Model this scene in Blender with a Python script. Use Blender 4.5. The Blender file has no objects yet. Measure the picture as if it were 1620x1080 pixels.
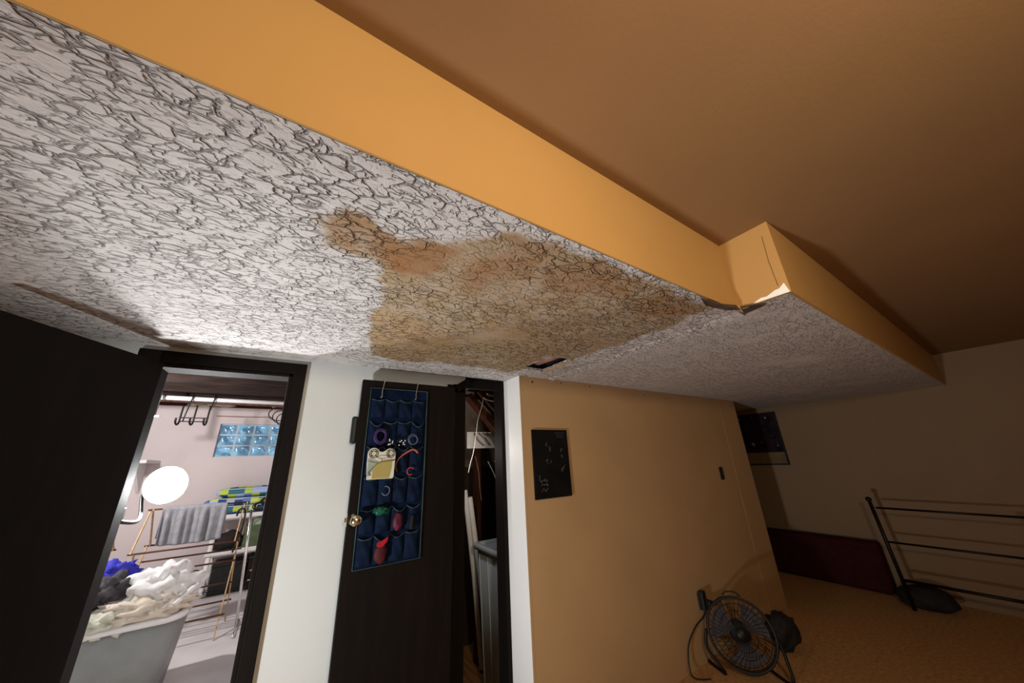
import bpy, bmesh, math, random
from mathutils import Vector, Matrix, noise
R = random.Random(7)
C = bpy.context.scene.collection
PI = math.pi

# ------------------------------------------------------------ camera, world, lights, exposure
# metres; X runs right along the wall with the doors, Y into that wall, floor at Z = 0
EYE = Vector((0, 0, 1.545))
F_PX, YAW, PITCH, ROLL = 508.75, math.radians(33.312), math.radians(19.098), math.radians(-2.394)
PPX, PPY = 810.0, 550.0                    # principal point in the 1620 x 1080 frame
FWD = Vector((math.sin(YAW)*math.cos(PITCH), math.cos(YAW)*math.cos(PITCH), math.sin(PITCH)))
_r = Vector((math.cos(YAW), -math.sin(YAW), 0)); _u = _r.cross(FWD)
RIGHT = math.cos(ROLL)*_r + math.sin(ROLL)*_u
UP = -math.sin(ROLL)*_r + math.cos(ROLL)*_u
cam_data = bpy.data.cameras.new('camera'); cam = bpy.data.objects.new('camera', cam_data); C.objects.link(cam)
cam_data.sensor_width = 36.0; cam_data.lens = 36.0*F_PX/1620.0
cam_data.shift_y = (PPY-540.0)/1620.0
cam_data.clip_start = 0.02
m3 = Matrix((RIGHT, UP, -FWD)).transposed()
cam.matrix_world = Matrix.Translation(EYE) @ m3.to_4x4()
bpy.context.scene.camera = cam

w = bpy.data.worlds.new('world'); bpy.context.scene.world = w; w.use_nodes = True
w.node_tree.nodes['Background'].inputs[0].default_value = (0.55, 0.72, 1.0, 1)
w.node_tree.nodes['Background'].inputs[1].default_value = 1.0

vs = bpy.context.scene.view_settings
vs.view_transform = 'Standard'; vs.look = 'None'; vs.gamma = 1.0; vs.use_curve_mapping = False
vs.exposure = 0.0

def lamp(name, loc, power, color, radius):
    d = bpy.data.lights.new(name, 'POINT'); d.energy = power; d.color = color; d.shadow_soft_size = radius
    o = bpy.data.objects.new(name, d); o.location = loc; C.objects.link(o); return o
WARM = lamp('warm_ceiling_lamp', (0.28, -0.72, 2.18), 70.0, (1.0, 0.84, 0.60), 0.06)
LAUNDRY = lamp('laundry_fill_light', (-1.75, 4.3, 2.32), 170.0, (1.0, 0.96, 0.95), 0.05)  # unseen light added to brighten the laundry room
CLOSET = lamp('closet_fill_light', (1.03, 2.44, 1.62), 4.0, (1.0, 0.93, 0.86), 0.03)  # unseen light added inside the closet so the bin shows
# flood light standing at the left, outside the picture behind the open laundry door
_fd = bpy.data.lights.new('flood_light', 'SPOT'); _fd.energy = 215.0; _fd.color = (0.95, 0.985, 1.0)
_fd.shadow_soft_size = 0.09; _fd.spot_size = math.radians(94); _fd.spot_blend = 0.9
FLOOD = bpy.data.objects.new('flood_light', _fd); C.objects.link(FLOOD); FLOOD.location = (-1.36, 0.72, 0.36)
FLOOD.rotation_euler = (Vector((1.1, 1.70, 1.72))-Vector(FLOOD.location)).to_track_quat('-Z', 'Y').to_euler()
WORK_POWER = 950.0                           # emission strength of the clamp light's bulb

def ray(px, py): return FWD*F_PX + RIGHT*(px-PPX) - UP*(py-PPY)
def atX(px, py, X): d = ray(px, py); return EYE + d*(X/d.x)
def atY(px, py, Y): d = ray(px, py); return EYE + d*(Y/d.y)
def atZ(px, py, Z): d = ray(px, py); return EYE + d*((Z-EYE.z)/d.z)

# ------------------------------------------------------------ materials
def lin(c):
    c = c/255.0
    return c/12.92 if c <= 0.04045 else ((c+0.055)/1.055)**2.4
def rgb(r, g, b): return (lin(r), lin(g), lin(b), 1)
def base(name):
    m = bpy.data.materials.new(name); m.use_nodes = True
    nt = m.node_tree; p = nt.nodes['Principled BSDF']; return m, nt, p
def N(nt, t, **kw):
    n = nt.nodes.new(t)
    for k, v in kw.items():
        if k in n.inputs.keys() if isinstance(k, str) else False: n.inputs[k].default_value = v
        else: setattr(n, k, v)
    return n
def mat(name, col, rough=0.7, var=0.12, scale=9.0, metal=0.0, bump=0.0, bscale=60.0, spec=0.3):
    m, nt, p = base(name); L = nt.links.new
    tc = N(nt, 'ShaderNodeTexCoord')
    nz = N(nt, 'ShaderNodeTexNoise'); nz.inputs['Scale'].default_value = scale; nz.inputs['Detail'].default_value = 5
    L(tc.outputs['Object'], nz.inputs['Vector'])
    cr = N(nt, 'ShaderNodeValToRGB')
    a = [max(0, c*(1-var)) for c in col[:3]]; b = [min(1, c*(1+var)) for c in col[:3]]
    cr.color_ramp.elements[0].color = (*a, 1); cr.color_ramp.elements[1].color = (*b, 1)
    cr.color_ramp.elements[0].position = .3; cr.color_ramp.elements[1].position = .7
    L(nz.outputs['Fac'], cr.inputs['Fac']); L(cr.outputs['Color'], p.inputs['Base Color'])
    p.inputs['Roughness'].default_value = rough; p.inputs['Metallic'].default_value = metal
    p.inputs['Specular IOR Level'].default_value = spec
    if bump > 0:
        n2 = N(nt, 'ShaderNodeTexNoise'); n2.inputs['Scale'].default_value = bscale; n2.inputs['Detail'].default_value = 4
        L(tc.outputs['Object'], n2.inputs['Vector'])
        bp = N(nt, 'ShaderNodeBump'); bp.inputs['Strength'].default_value = bump; bp.inputs['Distance'].default_value = 0.004
        L(n2.outputs['Fac'], bp.inputs['Height']); L(bp.outputs['Normal'], p.inputs['Normal'])
    return m
def emit_mat(name, col, strength):
    m, nt, p = base(name)
    p.inputs['Base Color'].default_value = col; p.inputs['Emission Color'].default_value = col
    p.inputs['Emission Strength'].default_value = strength
    return m
def wood(name, dark, light, scale=3.0, axis='Z', rough=0.5):
    m, nt, p = base(name); L = nt.links.new
    tc = N(nt, 'ShaderNodeTexCoord'); mp = N(nt, 'ShaderNodeMapping')
    s = {'X': (1, 14, 14), 'Y': (14, 1, 14), 'Z': (14, 14, 1)}[axis]; mp.inputs['Scale'].default_value = s
    nz = N(nt, 'ShaderNodeTexNoise'); nz.inputs['Scale'].default_value = scale; nz.inputs['Detail'].default_value = 6
    cr = N(nt, 'ShaderNodeValToRGB'); cr.color_ramp.elements[0].color = dark; cr.color_ramp.elements[1].color = light
    cr.color_ramp.elements[0].position = .35; cr.color_ramp.elements[1].position = .7
    L(tc.outputs['Object'], mp.inputs['Vector']); L(mp.outputs['Vector'], nz.inputs['Vector'])
    L(nz.outputs['Fac'], cr.inputs['Fac']); L(cr.outputs['Color'], p.inputs['Base Color'])
    p.inputs['Roughness'].default_value = rough; p.inputs['Specular IOR Level'].default_value = 0.12
    return m

def ceiling_mat(name, amount, stained):
    """stomped plaster: raised skin broken by short dark creases; rust-brown water stain from the mesh attribute"""
    m, nt, p = base(name); L = nt.links.new
    tc = N(nt, 'ShaderNodeTexCoord')
    def math_(op, a, b=None, c=None, clamp=False):
        n = N(nt, 'ShaderNodeMath'); n.operation = op; n.use_clamp = clamp
        for i, v in enumerate((a, b, c)):
            if v is None: continue
            if isinstance(v, (int, float)): n.inputs[i].default_value = v
            else: L(v, n.inputs[i])
        return n.outputs[0]
    def noise_(scale, detail, vec, rough=.55):
        n = N(nt, 'ShaderNodeTexNoise'); n.inputs['Scale'].default_value = scale
        n.inputs['Detail'].default_value = detail; n.inputs['Roughness'].default_value = rough
        L(vec, n.inputs['Vector']); return n
    mp = N(nt, 'ShaderNodeMapping'); mp.inputs['Scale'].default_value = (0.56, 1.0, 1.0)
    mp.inputs['Rotation'].default_value = (0, 0, math.radians(-8))
    L(tc.outputs['Object'], mp.inputs['Vector'])
    wz = noise_(26, 4, mp.outputs['Vector'])
    sub = N(nt, 'ShaderNodeVectorMath'); sub.operation = 'SUBTRACT'; sub.inputs[1].default_value = (.5, .5, .5)
    L(wz.outputs['Color'], sub.inputs[0])
    scl = N(nt, 'ShaderNodeVectorMath'); scl.operation = 'SCALE'; scl.inputs['Scale'].default_value = 0.040
    L(sub.outputs[0], scl.inputs[0])
    add = N(nt, 'ShaderNodeVectorMath'); add.operation = 'ADD'
    L(mp.outputs['Vector'], add.inputs[0]); L(scl.outputs[0], add.inputs[1])
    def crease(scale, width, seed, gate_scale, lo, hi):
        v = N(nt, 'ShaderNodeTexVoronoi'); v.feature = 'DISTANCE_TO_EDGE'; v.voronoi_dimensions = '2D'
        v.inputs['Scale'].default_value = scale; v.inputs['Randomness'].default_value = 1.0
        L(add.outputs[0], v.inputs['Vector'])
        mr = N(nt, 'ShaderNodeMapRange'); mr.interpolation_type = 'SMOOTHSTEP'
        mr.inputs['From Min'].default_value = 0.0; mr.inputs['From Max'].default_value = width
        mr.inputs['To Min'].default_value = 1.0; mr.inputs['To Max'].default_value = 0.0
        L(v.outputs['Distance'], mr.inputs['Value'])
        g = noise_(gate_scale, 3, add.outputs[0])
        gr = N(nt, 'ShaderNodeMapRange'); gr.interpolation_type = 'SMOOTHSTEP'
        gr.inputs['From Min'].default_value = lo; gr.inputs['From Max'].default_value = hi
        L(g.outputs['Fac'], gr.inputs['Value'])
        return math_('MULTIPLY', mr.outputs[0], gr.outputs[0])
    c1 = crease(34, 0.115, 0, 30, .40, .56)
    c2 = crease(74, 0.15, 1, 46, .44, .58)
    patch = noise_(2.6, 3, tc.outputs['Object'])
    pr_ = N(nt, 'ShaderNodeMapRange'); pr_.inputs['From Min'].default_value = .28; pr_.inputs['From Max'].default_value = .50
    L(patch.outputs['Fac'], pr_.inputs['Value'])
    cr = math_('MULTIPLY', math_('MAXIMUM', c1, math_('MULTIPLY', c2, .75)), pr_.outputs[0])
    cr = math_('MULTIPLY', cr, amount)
    lumps = noise_(70, 3, add.outputs[0])
    h = math_('SUBTRACT', math_('MULTIPLY', lumps.outputs['Fac'], .45), cr)
    bp = N(nt, 'ShaderNodeBump'); bp.inputs['Strength'].default_value = 1.0; bp.inputs['Distance'].default_value = 0.009
    L(h, bp.inputs['Height']); L(bp.outputs['Normal'], p.inputs['Normal'])
    # plaster colour, crease shade painted in as a dark brown multiply
    blot = noise_(3.0, 4, tc.outputs['Object'])
    r0 = N(nt, 'ShaderNodeValToRGB'); r0.color_ramp.elements[0].color = rgb(196, 190, 187); r0.color_ramp.elements[1].color = rgb(216, 212, 209)
    L(blot.outputs['Fac'], r0.inputs['Fac'])
    col = r0.outputs['Color']
    if stained:
        at = N(nt, 'ShaderNodeAttribute'); at.attribute_name = 'stain'
        sep = N(nt, 'ShaderNodeSeparateColor'); L(at.outputs['Color'], sep.inputs[0])
        sn = noise_(9, 6, tc.outputs['Object'], .65)
        wob = math_('MULTIPLY_ADD', sn.outputs['Fac'], 1.1, .45)
        tan_f = math_('MULTIPLY', sep.outputs[0], wob, clamp=True)
        brown_f = math_('MULTIPLY', sep.outputs[1], wob, clamp=True)
        yel_f = math_('MULTIPLY', sep.outputs[2], wob, clamp=True)
        def mix(fac, a, b):
            n = N(nt, 'ShaderNodeMix'); n.data_type = 'RGBA'
            L(fac, n.inputs[0]); L(a, n.inputs[6])
            n.inputs[7].default_value = b
            return n.outputs[2]
        col = mix(tan_f, col, rgb(166, 143, 112))
        col = mix(yel_f, col, rgb(176, 148, 92))
        col = mix(brown_f, col, rgb(146, 98, 52))
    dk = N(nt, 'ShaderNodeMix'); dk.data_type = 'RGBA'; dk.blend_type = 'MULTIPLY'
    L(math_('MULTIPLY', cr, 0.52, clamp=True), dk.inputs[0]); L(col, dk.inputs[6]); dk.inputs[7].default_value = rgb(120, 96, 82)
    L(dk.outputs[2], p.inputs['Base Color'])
    p.inputs['Roughness'].default_value = 0.75; p.inputs['Specular IOR Level'].default_value = 0.25
    return m

M = {}
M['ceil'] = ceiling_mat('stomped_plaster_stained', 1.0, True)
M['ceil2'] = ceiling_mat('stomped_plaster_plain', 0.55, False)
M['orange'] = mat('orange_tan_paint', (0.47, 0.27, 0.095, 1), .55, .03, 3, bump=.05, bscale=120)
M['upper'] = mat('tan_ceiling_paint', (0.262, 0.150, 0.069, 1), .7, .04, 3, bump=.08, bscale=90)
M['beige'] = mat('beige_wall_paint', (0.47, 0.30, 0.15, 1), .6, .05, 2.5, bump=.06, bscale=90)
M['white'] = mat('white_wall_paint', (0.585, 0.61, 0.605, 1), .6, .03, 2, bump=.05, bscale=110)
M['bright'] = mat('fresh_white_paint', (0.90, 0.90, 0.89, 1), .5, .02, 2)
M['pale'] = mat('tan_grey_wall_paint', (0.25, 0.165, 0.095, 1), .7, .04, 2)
M['pink'] = mat('pinkish_white_block_paint', (0.66, 0.58, 0.57, 1), .7, .05, 2, bump=.25, bscale=30)
M['dark'] = wood('espresso_wood', rgb(13, 9, 7), rgb(21, 14, 11), 3, 'Z', .7)
M['carpet'] = mat('brown_carpet', (0.50, 0.28, 0.12, 1), .95, .22, 40, bump=.6, bscale=300, spec=.1)
M['conc'] = mat('grey_painted_concrete', (0.60, 0.57, 0.57, 1), .6, .10, 3, bump=.1, bscale=40)
M['closetfloor'] = wood('closet_board_floor', rgb(120, 84, 50), rgb(150, 110, 70), 3, 'Y')
M['joist'] = wood('dark_joist_timber', rgb(26, 20, 18), rgb(52, 38, 32), 4, 'X', .8)
M['redwood'] = wood('red_brown_timber', rgb(48, 22, 18), rgb(88, 44, 34), 4, 'X', .7)
M['stud'] = wood('rough_stud_timber', rgb(48, 26, 17), rgb(82, 46, 30), 4, 'Z', .85)
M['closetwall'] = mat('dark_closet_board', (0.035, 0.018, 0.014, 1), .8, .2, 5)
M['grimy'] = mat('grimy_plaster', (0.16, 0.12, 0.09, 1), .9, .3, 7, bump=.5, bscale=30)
M['black'] = mat('black_plastic', (0.012, 0.012, 0.013, 1), .45, .1)
M['blackmetal'] = mat('black_metal', (0.015, 0.013, 0.012, 1), .4, .1, metal=.6)
M['chrome'] = mat('chrome', (0.75, 0.74, 0.72, 1), .2, .03, metal=1.0)
M['brass'] = mat('pale_brass', (0.72, 0.64, 0.46, 1), .22, .05, metal=1.0)
M['whiteplastic'] = mat('white_plastic', (0.72, 0.70, 0.69, 1), .4, .03)
M['tanwood'] = wood('pale_dowel_wood', rgb(176, 140, 96), rgb(212, 182, 138), 4, 'Z')
M['browndowel'] = wood('brown_dowel_wood', rgb(70, 44, 34), rgb(104, 70, 54), 4, 'X')
M['towel'] = mat('grey_towel', (0.27, 0.27, 0.29, 1), .95, .2, 14, bump=.6, bscale=200, spec=.1)
M['navy'] = mat('navy_fabric', (0.003, 0.008, 0.026, 1), .85, .25, 12, bump=.3, bscale=200, spec=.06)
M['navy2'] = mat('blue_mesh_fabric', (0.0035, 0.0095, 0.028, 1), .8, .45, 20, bump=.3, bscale=240, spec=.08)
M['teal'] = mat('pale_teal_piping', (0.035, 0.075, 0.078, 1), .6, .4, 14)
M['purple'] = mat('purple_cord', (0.035, 0.014, 0.085, 1), .6, .15)
M['greyblue'] = mat('grey_blue_cord', (0.12, 0.14, 0.22, 1), .5, .1)
M['coral'] = mat('coral_rubber', (0.42, 0.10, 0.06, 1), .5, .08)
M['pinkred'] = mat('rose_red_rubber', (0.30, 0.035, 0.05, 1), .5, .08)
M['green'] = mat('emerald_film', (0.005, 0.075, 0.05, 1), .35, .3, 30)
M['magenta'] = mat('magenta_cloth', (0.075, 0.006, 0.022, 1), .6, .25, 20)
M['red'] = mat('bright_red_cloth', (0.33, 0.006, 0.018, 1), .6, .15, 20)
M['darkred'] = mat('dark_red_cloth', (0.055, 0.003, 0.006, 1), .7, .2, 20)
M['cream'] = mat('cream_vinyl', (0.60, 0.60, 0.50, 1), .5, .05)
M['mint'] = mat('grey_green_vinyl', (0.28, 0.33, 0.27, 1), .5, .08)
M['olive'] = mat('olive_yellow_vinyl', (0.36, 0.30, 0.10, 1), .5, .1, 6)
M['chalk'] = mat('chalk_marks', (0.13, 0.135, 0.13, 1), .9, .3, 30)
M['slate'] = mat('blackboard', (0.006, 0.0055, 0.006, 1), .6, .3, 8, spec=.12)
M['maroon'] = mat('maroon_upholstery', (0.040, 0.006, 0.007, 1), .8, .2, 10, bump=.2, bscale=150, spec=.15)
M['print'] = mat('dark_print', (0.016, 0.009, 0.014, 1), .3, .8, 12)
M['matt'] = mat('tan_mat_strip', (0.16, 0.10, 0.05, 1), .7, .15)
M['printspot'] = mat('pale_print_detail', (0.20, 0.18, 0.19, 1), .6, .1)
M['binblue'] = mat('pale_blue_plastic', (0.42, 0.50, 0.56, 1), .45, .05)
M['mortar'] = mat('pale_mortar', (0.50, 0.60, 0.66, 1), .8, .1)
M['binlid'] = mat('sage_plastic', (0.20, 0.24, 0.20, 1), .45, .08)
M['greybox'] = mat('pale_grey_board', (0.42, 0.40, 0.38, 1), .7, .1, 12)
M['cable'] = mat('white_cable', (0.62, 0.60, 0.56, 1), .5, .05)
M['tote'] = mat('moss_green_cloth', (0.085, 0.12, 0.06, 1), .8, .25, 12)
M['carton'] = mat('pale_green_carton', (0.45, 0.52, 0.40, 1), .6, .12, 18)
M['label'] = mat('white_paper', (0.75, 0.74, 0.70, 1), .7, .04)
M['blackcloth'] = mat('black_cloth', (0.018, 0.016, 0.017, 1), .85, .3, 16)
M['charcoal'] = mat('charcoal_cloth', (0.060, 0.055, 0.062, 1), .85, .3, 12)
M['royal'] = mat('royal_blue_cloth', (0.035, 0.035, 0.42, 1), .75, .2, 12)
M['cotton'] = mat('white_cotton', (0.74, 0.73, 0.72, 1), .85, .06, 10, bump=.4, bscale=120)
M['linen'] = mat('cream_linen', (0.60, 0.53, 0.44, 1), .85, .1, 10, bump=.4, bscale=120)
M['greyplastic'] = mat('grey_basket_plastic', (0.22, 0.23, 0.23, 1), .5, .08)
M['rust'] = mat('rusty_pipe', (0.30, 0.17, 0.13, 1), .8, .35, 16)
M['paper'] = mat('brown_paper_and_shadow', (0.09, 0.055, 0.038, 1), .9, .3, 20)
M['seam'] = mat('dark_seam', (0.10, 0.055, 0.024, 1), .9, .2, 20)
M['bulb'] = emit_mat('lit_bulb', (0.98, 0.99, 1.0, 1), WORK_POWER)
M['reflector'] = mat('white_enamel', (0.85, 0.85, 0.84, 1), .35, .02)
M['alu'] = mat('spun_aluminium', (0.55, 0.55, 0.55, 1), .35, .05, metal=1.0)

def striped(name, sx):
    m, nt, p = base(name); L = nt.links.new
    tc = N(nt, 'ShaderNodeTexCoord'); sp = N(nt, 'ShaderNodeSeparateXYZ'); L(tc.outputs['Object'], sp.inputs[0])
    def mm(op, a, b):
        n = N(nt, 'ShaderNodeMath'); n.operation = op
        for i, v in enumerate((a, b)):
            if isinstance(v, (int, float)): n.inputs[i].default_value = v
            else: L(v, n.inputs[i])
        return n.outputs[0]
    fx = mm('FLOOR', mm('MULTIPLY', sp.outputs[0], sx), 0.0)
    cb = N(nt, 'ShaderNodeCombineXYZ'); L(fx, cb.inputs[0])
    L(mm('FLOOR', mm('MULTIPLY', sp.outputs[2], 13.0), 0), cb.inputs[1])
    wn = N(nt, 'ShaderNodeTexWhiteNoise'); L(cb.outputs[0], wn.inputs['Vector'])
    cr = N(nt, 'ShaderNodeValToRGB'); cr.color_ramp.interpolation = 'CONSTANT'
    cols = [(0, rgb(34, 62, 128)), (.2, rgb(176, 196, 70)), (.38, rgb(92, 128, 186)), (.55, rgb(46, 104, 116)), (.7, rgb(206, 216, 120)), (.84, rgb(160, 176, 214))]
    e = cr.color_ramp.elements
    e[0].position, e[0].color = cols[0]; e[1].position, e[1].color = cols[1]
    for pos, c in cols[2:]: n = e.new(pos); n.color = c
    L(wn.outputs['Value'], cr.inputs['Fac']); L(cr.outputs['Color'], p.inputs['Base Color'])
    p.inputs['Roughness'].default_value = .8
    return m
M['stripe'] = striped('blue_lime_patchwork', 11.0)

def glassblock(name):
    m, nt, p = base(name); L = nt.links.new
    tc = N(nt, 'ShaderNodeTexCoord')
    wv = N(nt, 'ShaderNodeTexNoise'); wv.inputs['Scale'].default_value = 7; wv.inputs['Distortion'].default_value = .8
    L(tc.outputs['Object'], wv.inputs['Vector'])
    cr = N(nt, 'ShaderNodeValToRGB'); cr.color_ramp.elements[0].color = rgb(74, 112, 140); cr.color_ramp.elements[1].color = rgb(128, 178, 208)
    cr.color_ramp.elements[0].position = .38; cr.color_ramp.elements[1].position = .62
    L(wv.outputs['Fac'], cr.inputs['Fac']); L(cr.outputs['Color'], p.inputs['Base Color'])
    L(cr.outputs['Color'], p.inputs['Emission Color']); p.inputs['Emission Strength'].default_value = .42   # daylight behind the block
    p.inputs['Roughness'].default_value = .15
    bp = N(nt, 'ShaderNodeBump'); bp.inputs['Strength'].default_value = .6; bp.inputs['Distance'].default_value = .02
    L(wv.outputs['Fac'], bp.inputs['Height']); L(bp.outputs['Normal'], p.inputs['Normal'])
    return m
M['glass'] = glassblock('wavy_glass_block')

# ------------------------------------------------------------ mesh building
class MB:
    def __init__(s): s.bm = bmesh.new()
    def box(s, a, b, mi=0):
        x0, y0, z0 = a; x1, y1, z1 = b
        v = [s.bm.verts.new(p) for p in ((x0,y0,z0),(x1,y0,z0),(x1,y1,z0),(x0,y1,z0),(x0,y0,z1),(x1,y0,z1),(x1,y1,z1),(x0,y1,z1))]
        for f in ((0,3,2,1),(4,5,6,7),(0,1,5,4),(1,2,6,5),(2,3,7,6),(3,0,4,7)):
            s.bm.faces.new([v[i] for i in f]).material_index = mi
        return s
    def obox(s, c, ax, ay, az, hx, hy, hz, mi=0):
        c = Vector(c); ax, ay, az = Vector(ax).normalized(), Vector(ay).normalized(), Vector(az).normalized()
        v = [s.bm.verts.new(c+ax*hx*i+ay*hy*j+az*hz*k) for k in (-1,1) for j in (-1,1) for i in (-1,1)]
        for f in ((0,2,3,1),(4,5,7,6),(0,1,5,4),(1,3,7,5),(3,2,6,7),(2,0,4,6)):
            s.bm.faces.new([v[i] for i in f]).material_index = mi
        return s
    def bar(s, a, b, wd, th, side=(0,1,0)):
        a, b = Vector(a), Vector(b); d = (b-a); l = d.length; d.normalize()
        sd = Vector(side); sd = (sd-d*sd.dot(d)).normalized(); t = d.cross(sd)
        return s.obox((a+b)/2, sd, t, d, wd/2, th/2, l/2)
    def tube(s, pts, r, n=8, cap=True, closed=False, mi=0):
        pts = [Vector(p) for p in pts]; rings = []; k = len(pts)
        rr = r if isinstance(r, (list, tuple)) else [r]*k
        prev = None
        for i, p in enumerate(pts):
            if closed: d = pts[(i+1) % k]-pts[i-1]
            else: d = pts[min(i+1, k-1)]-pts[max(i-1, 0)]
            if d.length < 1e-9: d = Vector((0,0,1))
            d.normalize()
            if prev is None:
                a = Vector((0,0,1)) if abs(d.z) < .9 else Vector((1,0,0))
                u = d.cross(a).normalized()
            else: u = (prev-d*prev.dot(d)).normalized()
            prev = u; v = d.cross(u)
            rings.append([s.bm.verts.new(p+(u*math.cos(2*PI*j/n)+v*math.sin(2*PI*j/n))*rr[i]) for j in range(n)])
        for i in range(k if closed else k-1):
            A, B = rings[i], rings[(i+1) % k]
            for j in range(n):
                f = s.bm.faces.new((A[j], A[(j+1)%n], B[(j+1)%n], B[j])); f.smooth = True; f.material_index = mi
        if cap and not closed:
            s.bm.faces.new(rings[0][::-1]).material_index = mi; s.bm.faces.new(rings[-1]).material_index = mi
        return s
    def lathe(s, o, axis, prof, n=24, mi=0):
        o = Vector(o); ax = Vector(axis).normalized()
        t = Vector((0,0,1)) if abs(ax.z) < .9 else Vector((1,0,0)); u = ax.cross(t).normalized(); v = ax.cross(u)
        rings = [[s.bm.verts.new(o+ax*h+(u*math.cos(2*PI*j/n)+v*math.sin(2*PI*j/n))*max(r, 1e-4)) for j in range(n)] for r, h in prof]
        for A, B in zip(rings, rings[1:]):
            for j in range(n):
                f = s.bm.faces.new((A[j], A[(j+1)%n], B[(j+1)%n], B[j])); f.smooth = True; f.material_index = mi
        return s
    def grid(s, fn, nu, nv, mi=0, smooth=True):
        vv = [[s.bm.verts.new(fn(i/nu, j/nv)) for i in range(nu+1)] for j in range(nv+1)]
        for j in range(nv):
            for i in range(nu):
                f = s.bm.faces.new((vv[j][i], vv[j][i+1], vv[j+1][i+1], vv[j+1][i])); f.smooth = smooth; f.material_index = mi
        return s
    def prism(s, poly, ext, mi=0):
        ext = Vector(ext); a = [s.bm.verts.new(p) for p in poly]; b = [s.bm.verts.new(Vector(p)+ext) for p in poly]
        s.bm.faces.new(a[::-1]).material_index = mi; s.bm.faces.new(b).material_index = mi
        for i in range(len(a)):
            j = (i+1) % len(a); s.bm.faces.new((a[i], a[j], b[j], b[i])).material_index = mi
        return s
    def blob(s, c, r, amp=.15, freq=3.0, sub=3, seed=0, flat=None, mi=0):
        c = Vector(c); r = Vector(r) if not isinstance(r, (int, float)) else Vector((r,r,r))
        t = bmesh.new(); bmesh.ops.create_icosphere(t, subdivisions=sub, radius=1.0)
        t.verts.ensure_lookup_table(); mp = []
        for v in t.verts:
            d = v.co.normalized(); k = 1
            if amp:
                q = d*freq+Vector((seed*7.3, seed*3.1, seed*1.7))
                k = 1+amp*noise.fractal(q, 1.0, 2.0, 3)+amp*.9*(abs(noise.noise(q*1.7))-.3)
            p = Vector((d.x*r.x, d.y*r.y, d.z*r.z))*k
            if flat is not None and p.z < flat: p.z = flat
            mp.append(s.bm.verts.new(c+p))
        for f in t.faces:
            g = s.bm.faces.new([mp[v.index] for v in f.verts]); g.smooth = True; g.material_index = mi
        t.free(); return s
    def build(s, name, m, parent=None, bevel=0.0, loc=None, seg=2, fixn=True):
        if fixn: bmesh.ops.recalc_face_normals(s.bm, faces=s.bm.faces[:])
        me = bpy.data.meshes.new(name)
        if loc is not None:
            lv = Vector(loc)
            for v in s.bm.verts: v.co -= lv
        s.bm.to_mesh(me); s.bm.free()
        o = bpy.data.objects.new(name, me); C.objects.link(o)
        for mm in (m if isinstance(m, (list, tuple)) else [m]): me.materials.append(mm)
        if loc is not None: o.location = loc
        if parent is not None:
            o.parent = parent
            if parent.type != 'MESH' or True:
                o.matrix_parent_inverse = Matrix.Identity(4)
                o.location = (Vector(loc) if loc is not None else Vector((0,0,0))) - world_loc(parent)
        if bevel:
            b = o.modifiers.new('bevel', 'BEVEL'); b.width = bevel; b.segments = seg; b.limit_method = 'ANGLE'
        return o
def world_loc(o):
    l = Vector(o.location)
    while o.parent is not None: o = o.parent; l += Vector(o.location)
    return l
def tag(o, label=None, cat=None, group=None, kind=None):
    if label: o['label'] = label
    if cat: o['category'] = cat
    if group: o['group'] = group
    if kind: o['kind'] = kind
    return o
def thing(name, label, cat, loc, group=None):
    o = bpy.data.objects.new(name, None); C.objects.link(o); o.location = loc; o.empty_display_size = .05
    return tag(o, label, cat, group)
def struct(o): o['kind'] = 'structure'; return o
def bez(p0, p1, p2, p3, n=16):
    p0, p1, p2, p3 = map(Vector, (p0, p1, p2, p3)); out = []
    for i in range(n+1):
        t = i/n; out.append(p0*(1-t)**3+p1*3*t*(1-t)**2+p2*3*t*t*(1-t)+p3*t**3)
    return out
def smooth(pts, n=6):
    pts = [Vector(p) for p in pts]; out = []
    for i in range(len(pts)-1):
        p0 = pts[max(i-1, 0)]; p1 = pts[i]; p2 = pts[i+1]; p3 = pts[min(i+2, len(pts)-1)]
        for k in range(n):
            t = k/n
            out.append(.5*((2*p1)+(p2-p0)*t+(2*p0-5*p1+4*p2-p3)*t*t+(3*p1-p0-3*p2+p3)*t**3))
    out.append(pts[-1]); return out

# ------------------------------------------------------------ the room
ZC, ZU = 2.1205, 2.45            # dropped textured ceiling, upper ceiling
YD = 2.07                         # wall with the doors
YR1, YR2, XJ = 0.528, 0.338, 1.53 # soffit faces and the jog between them
XR = 5.78

# --- floors
f = MB(); f.box((-3.2,-3.2,-.1),(XR+.12,2.1,0)); f.box((1.34,2.1,-.1),(XR+.12,3.7,0))
struct(f.build('floor', M['carpet']))
struct(MB().box((-3.2,2.1,-.1),(.80,7.0,0)).build('floor', M['conc']))
struct(MB().box((.80,2.1,-.1),(1.34,3.4,0.0)).box((1.34,2.19,-.0),(1.95,3.4,.004)).build('floor', M['closetfloor']))

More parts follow.
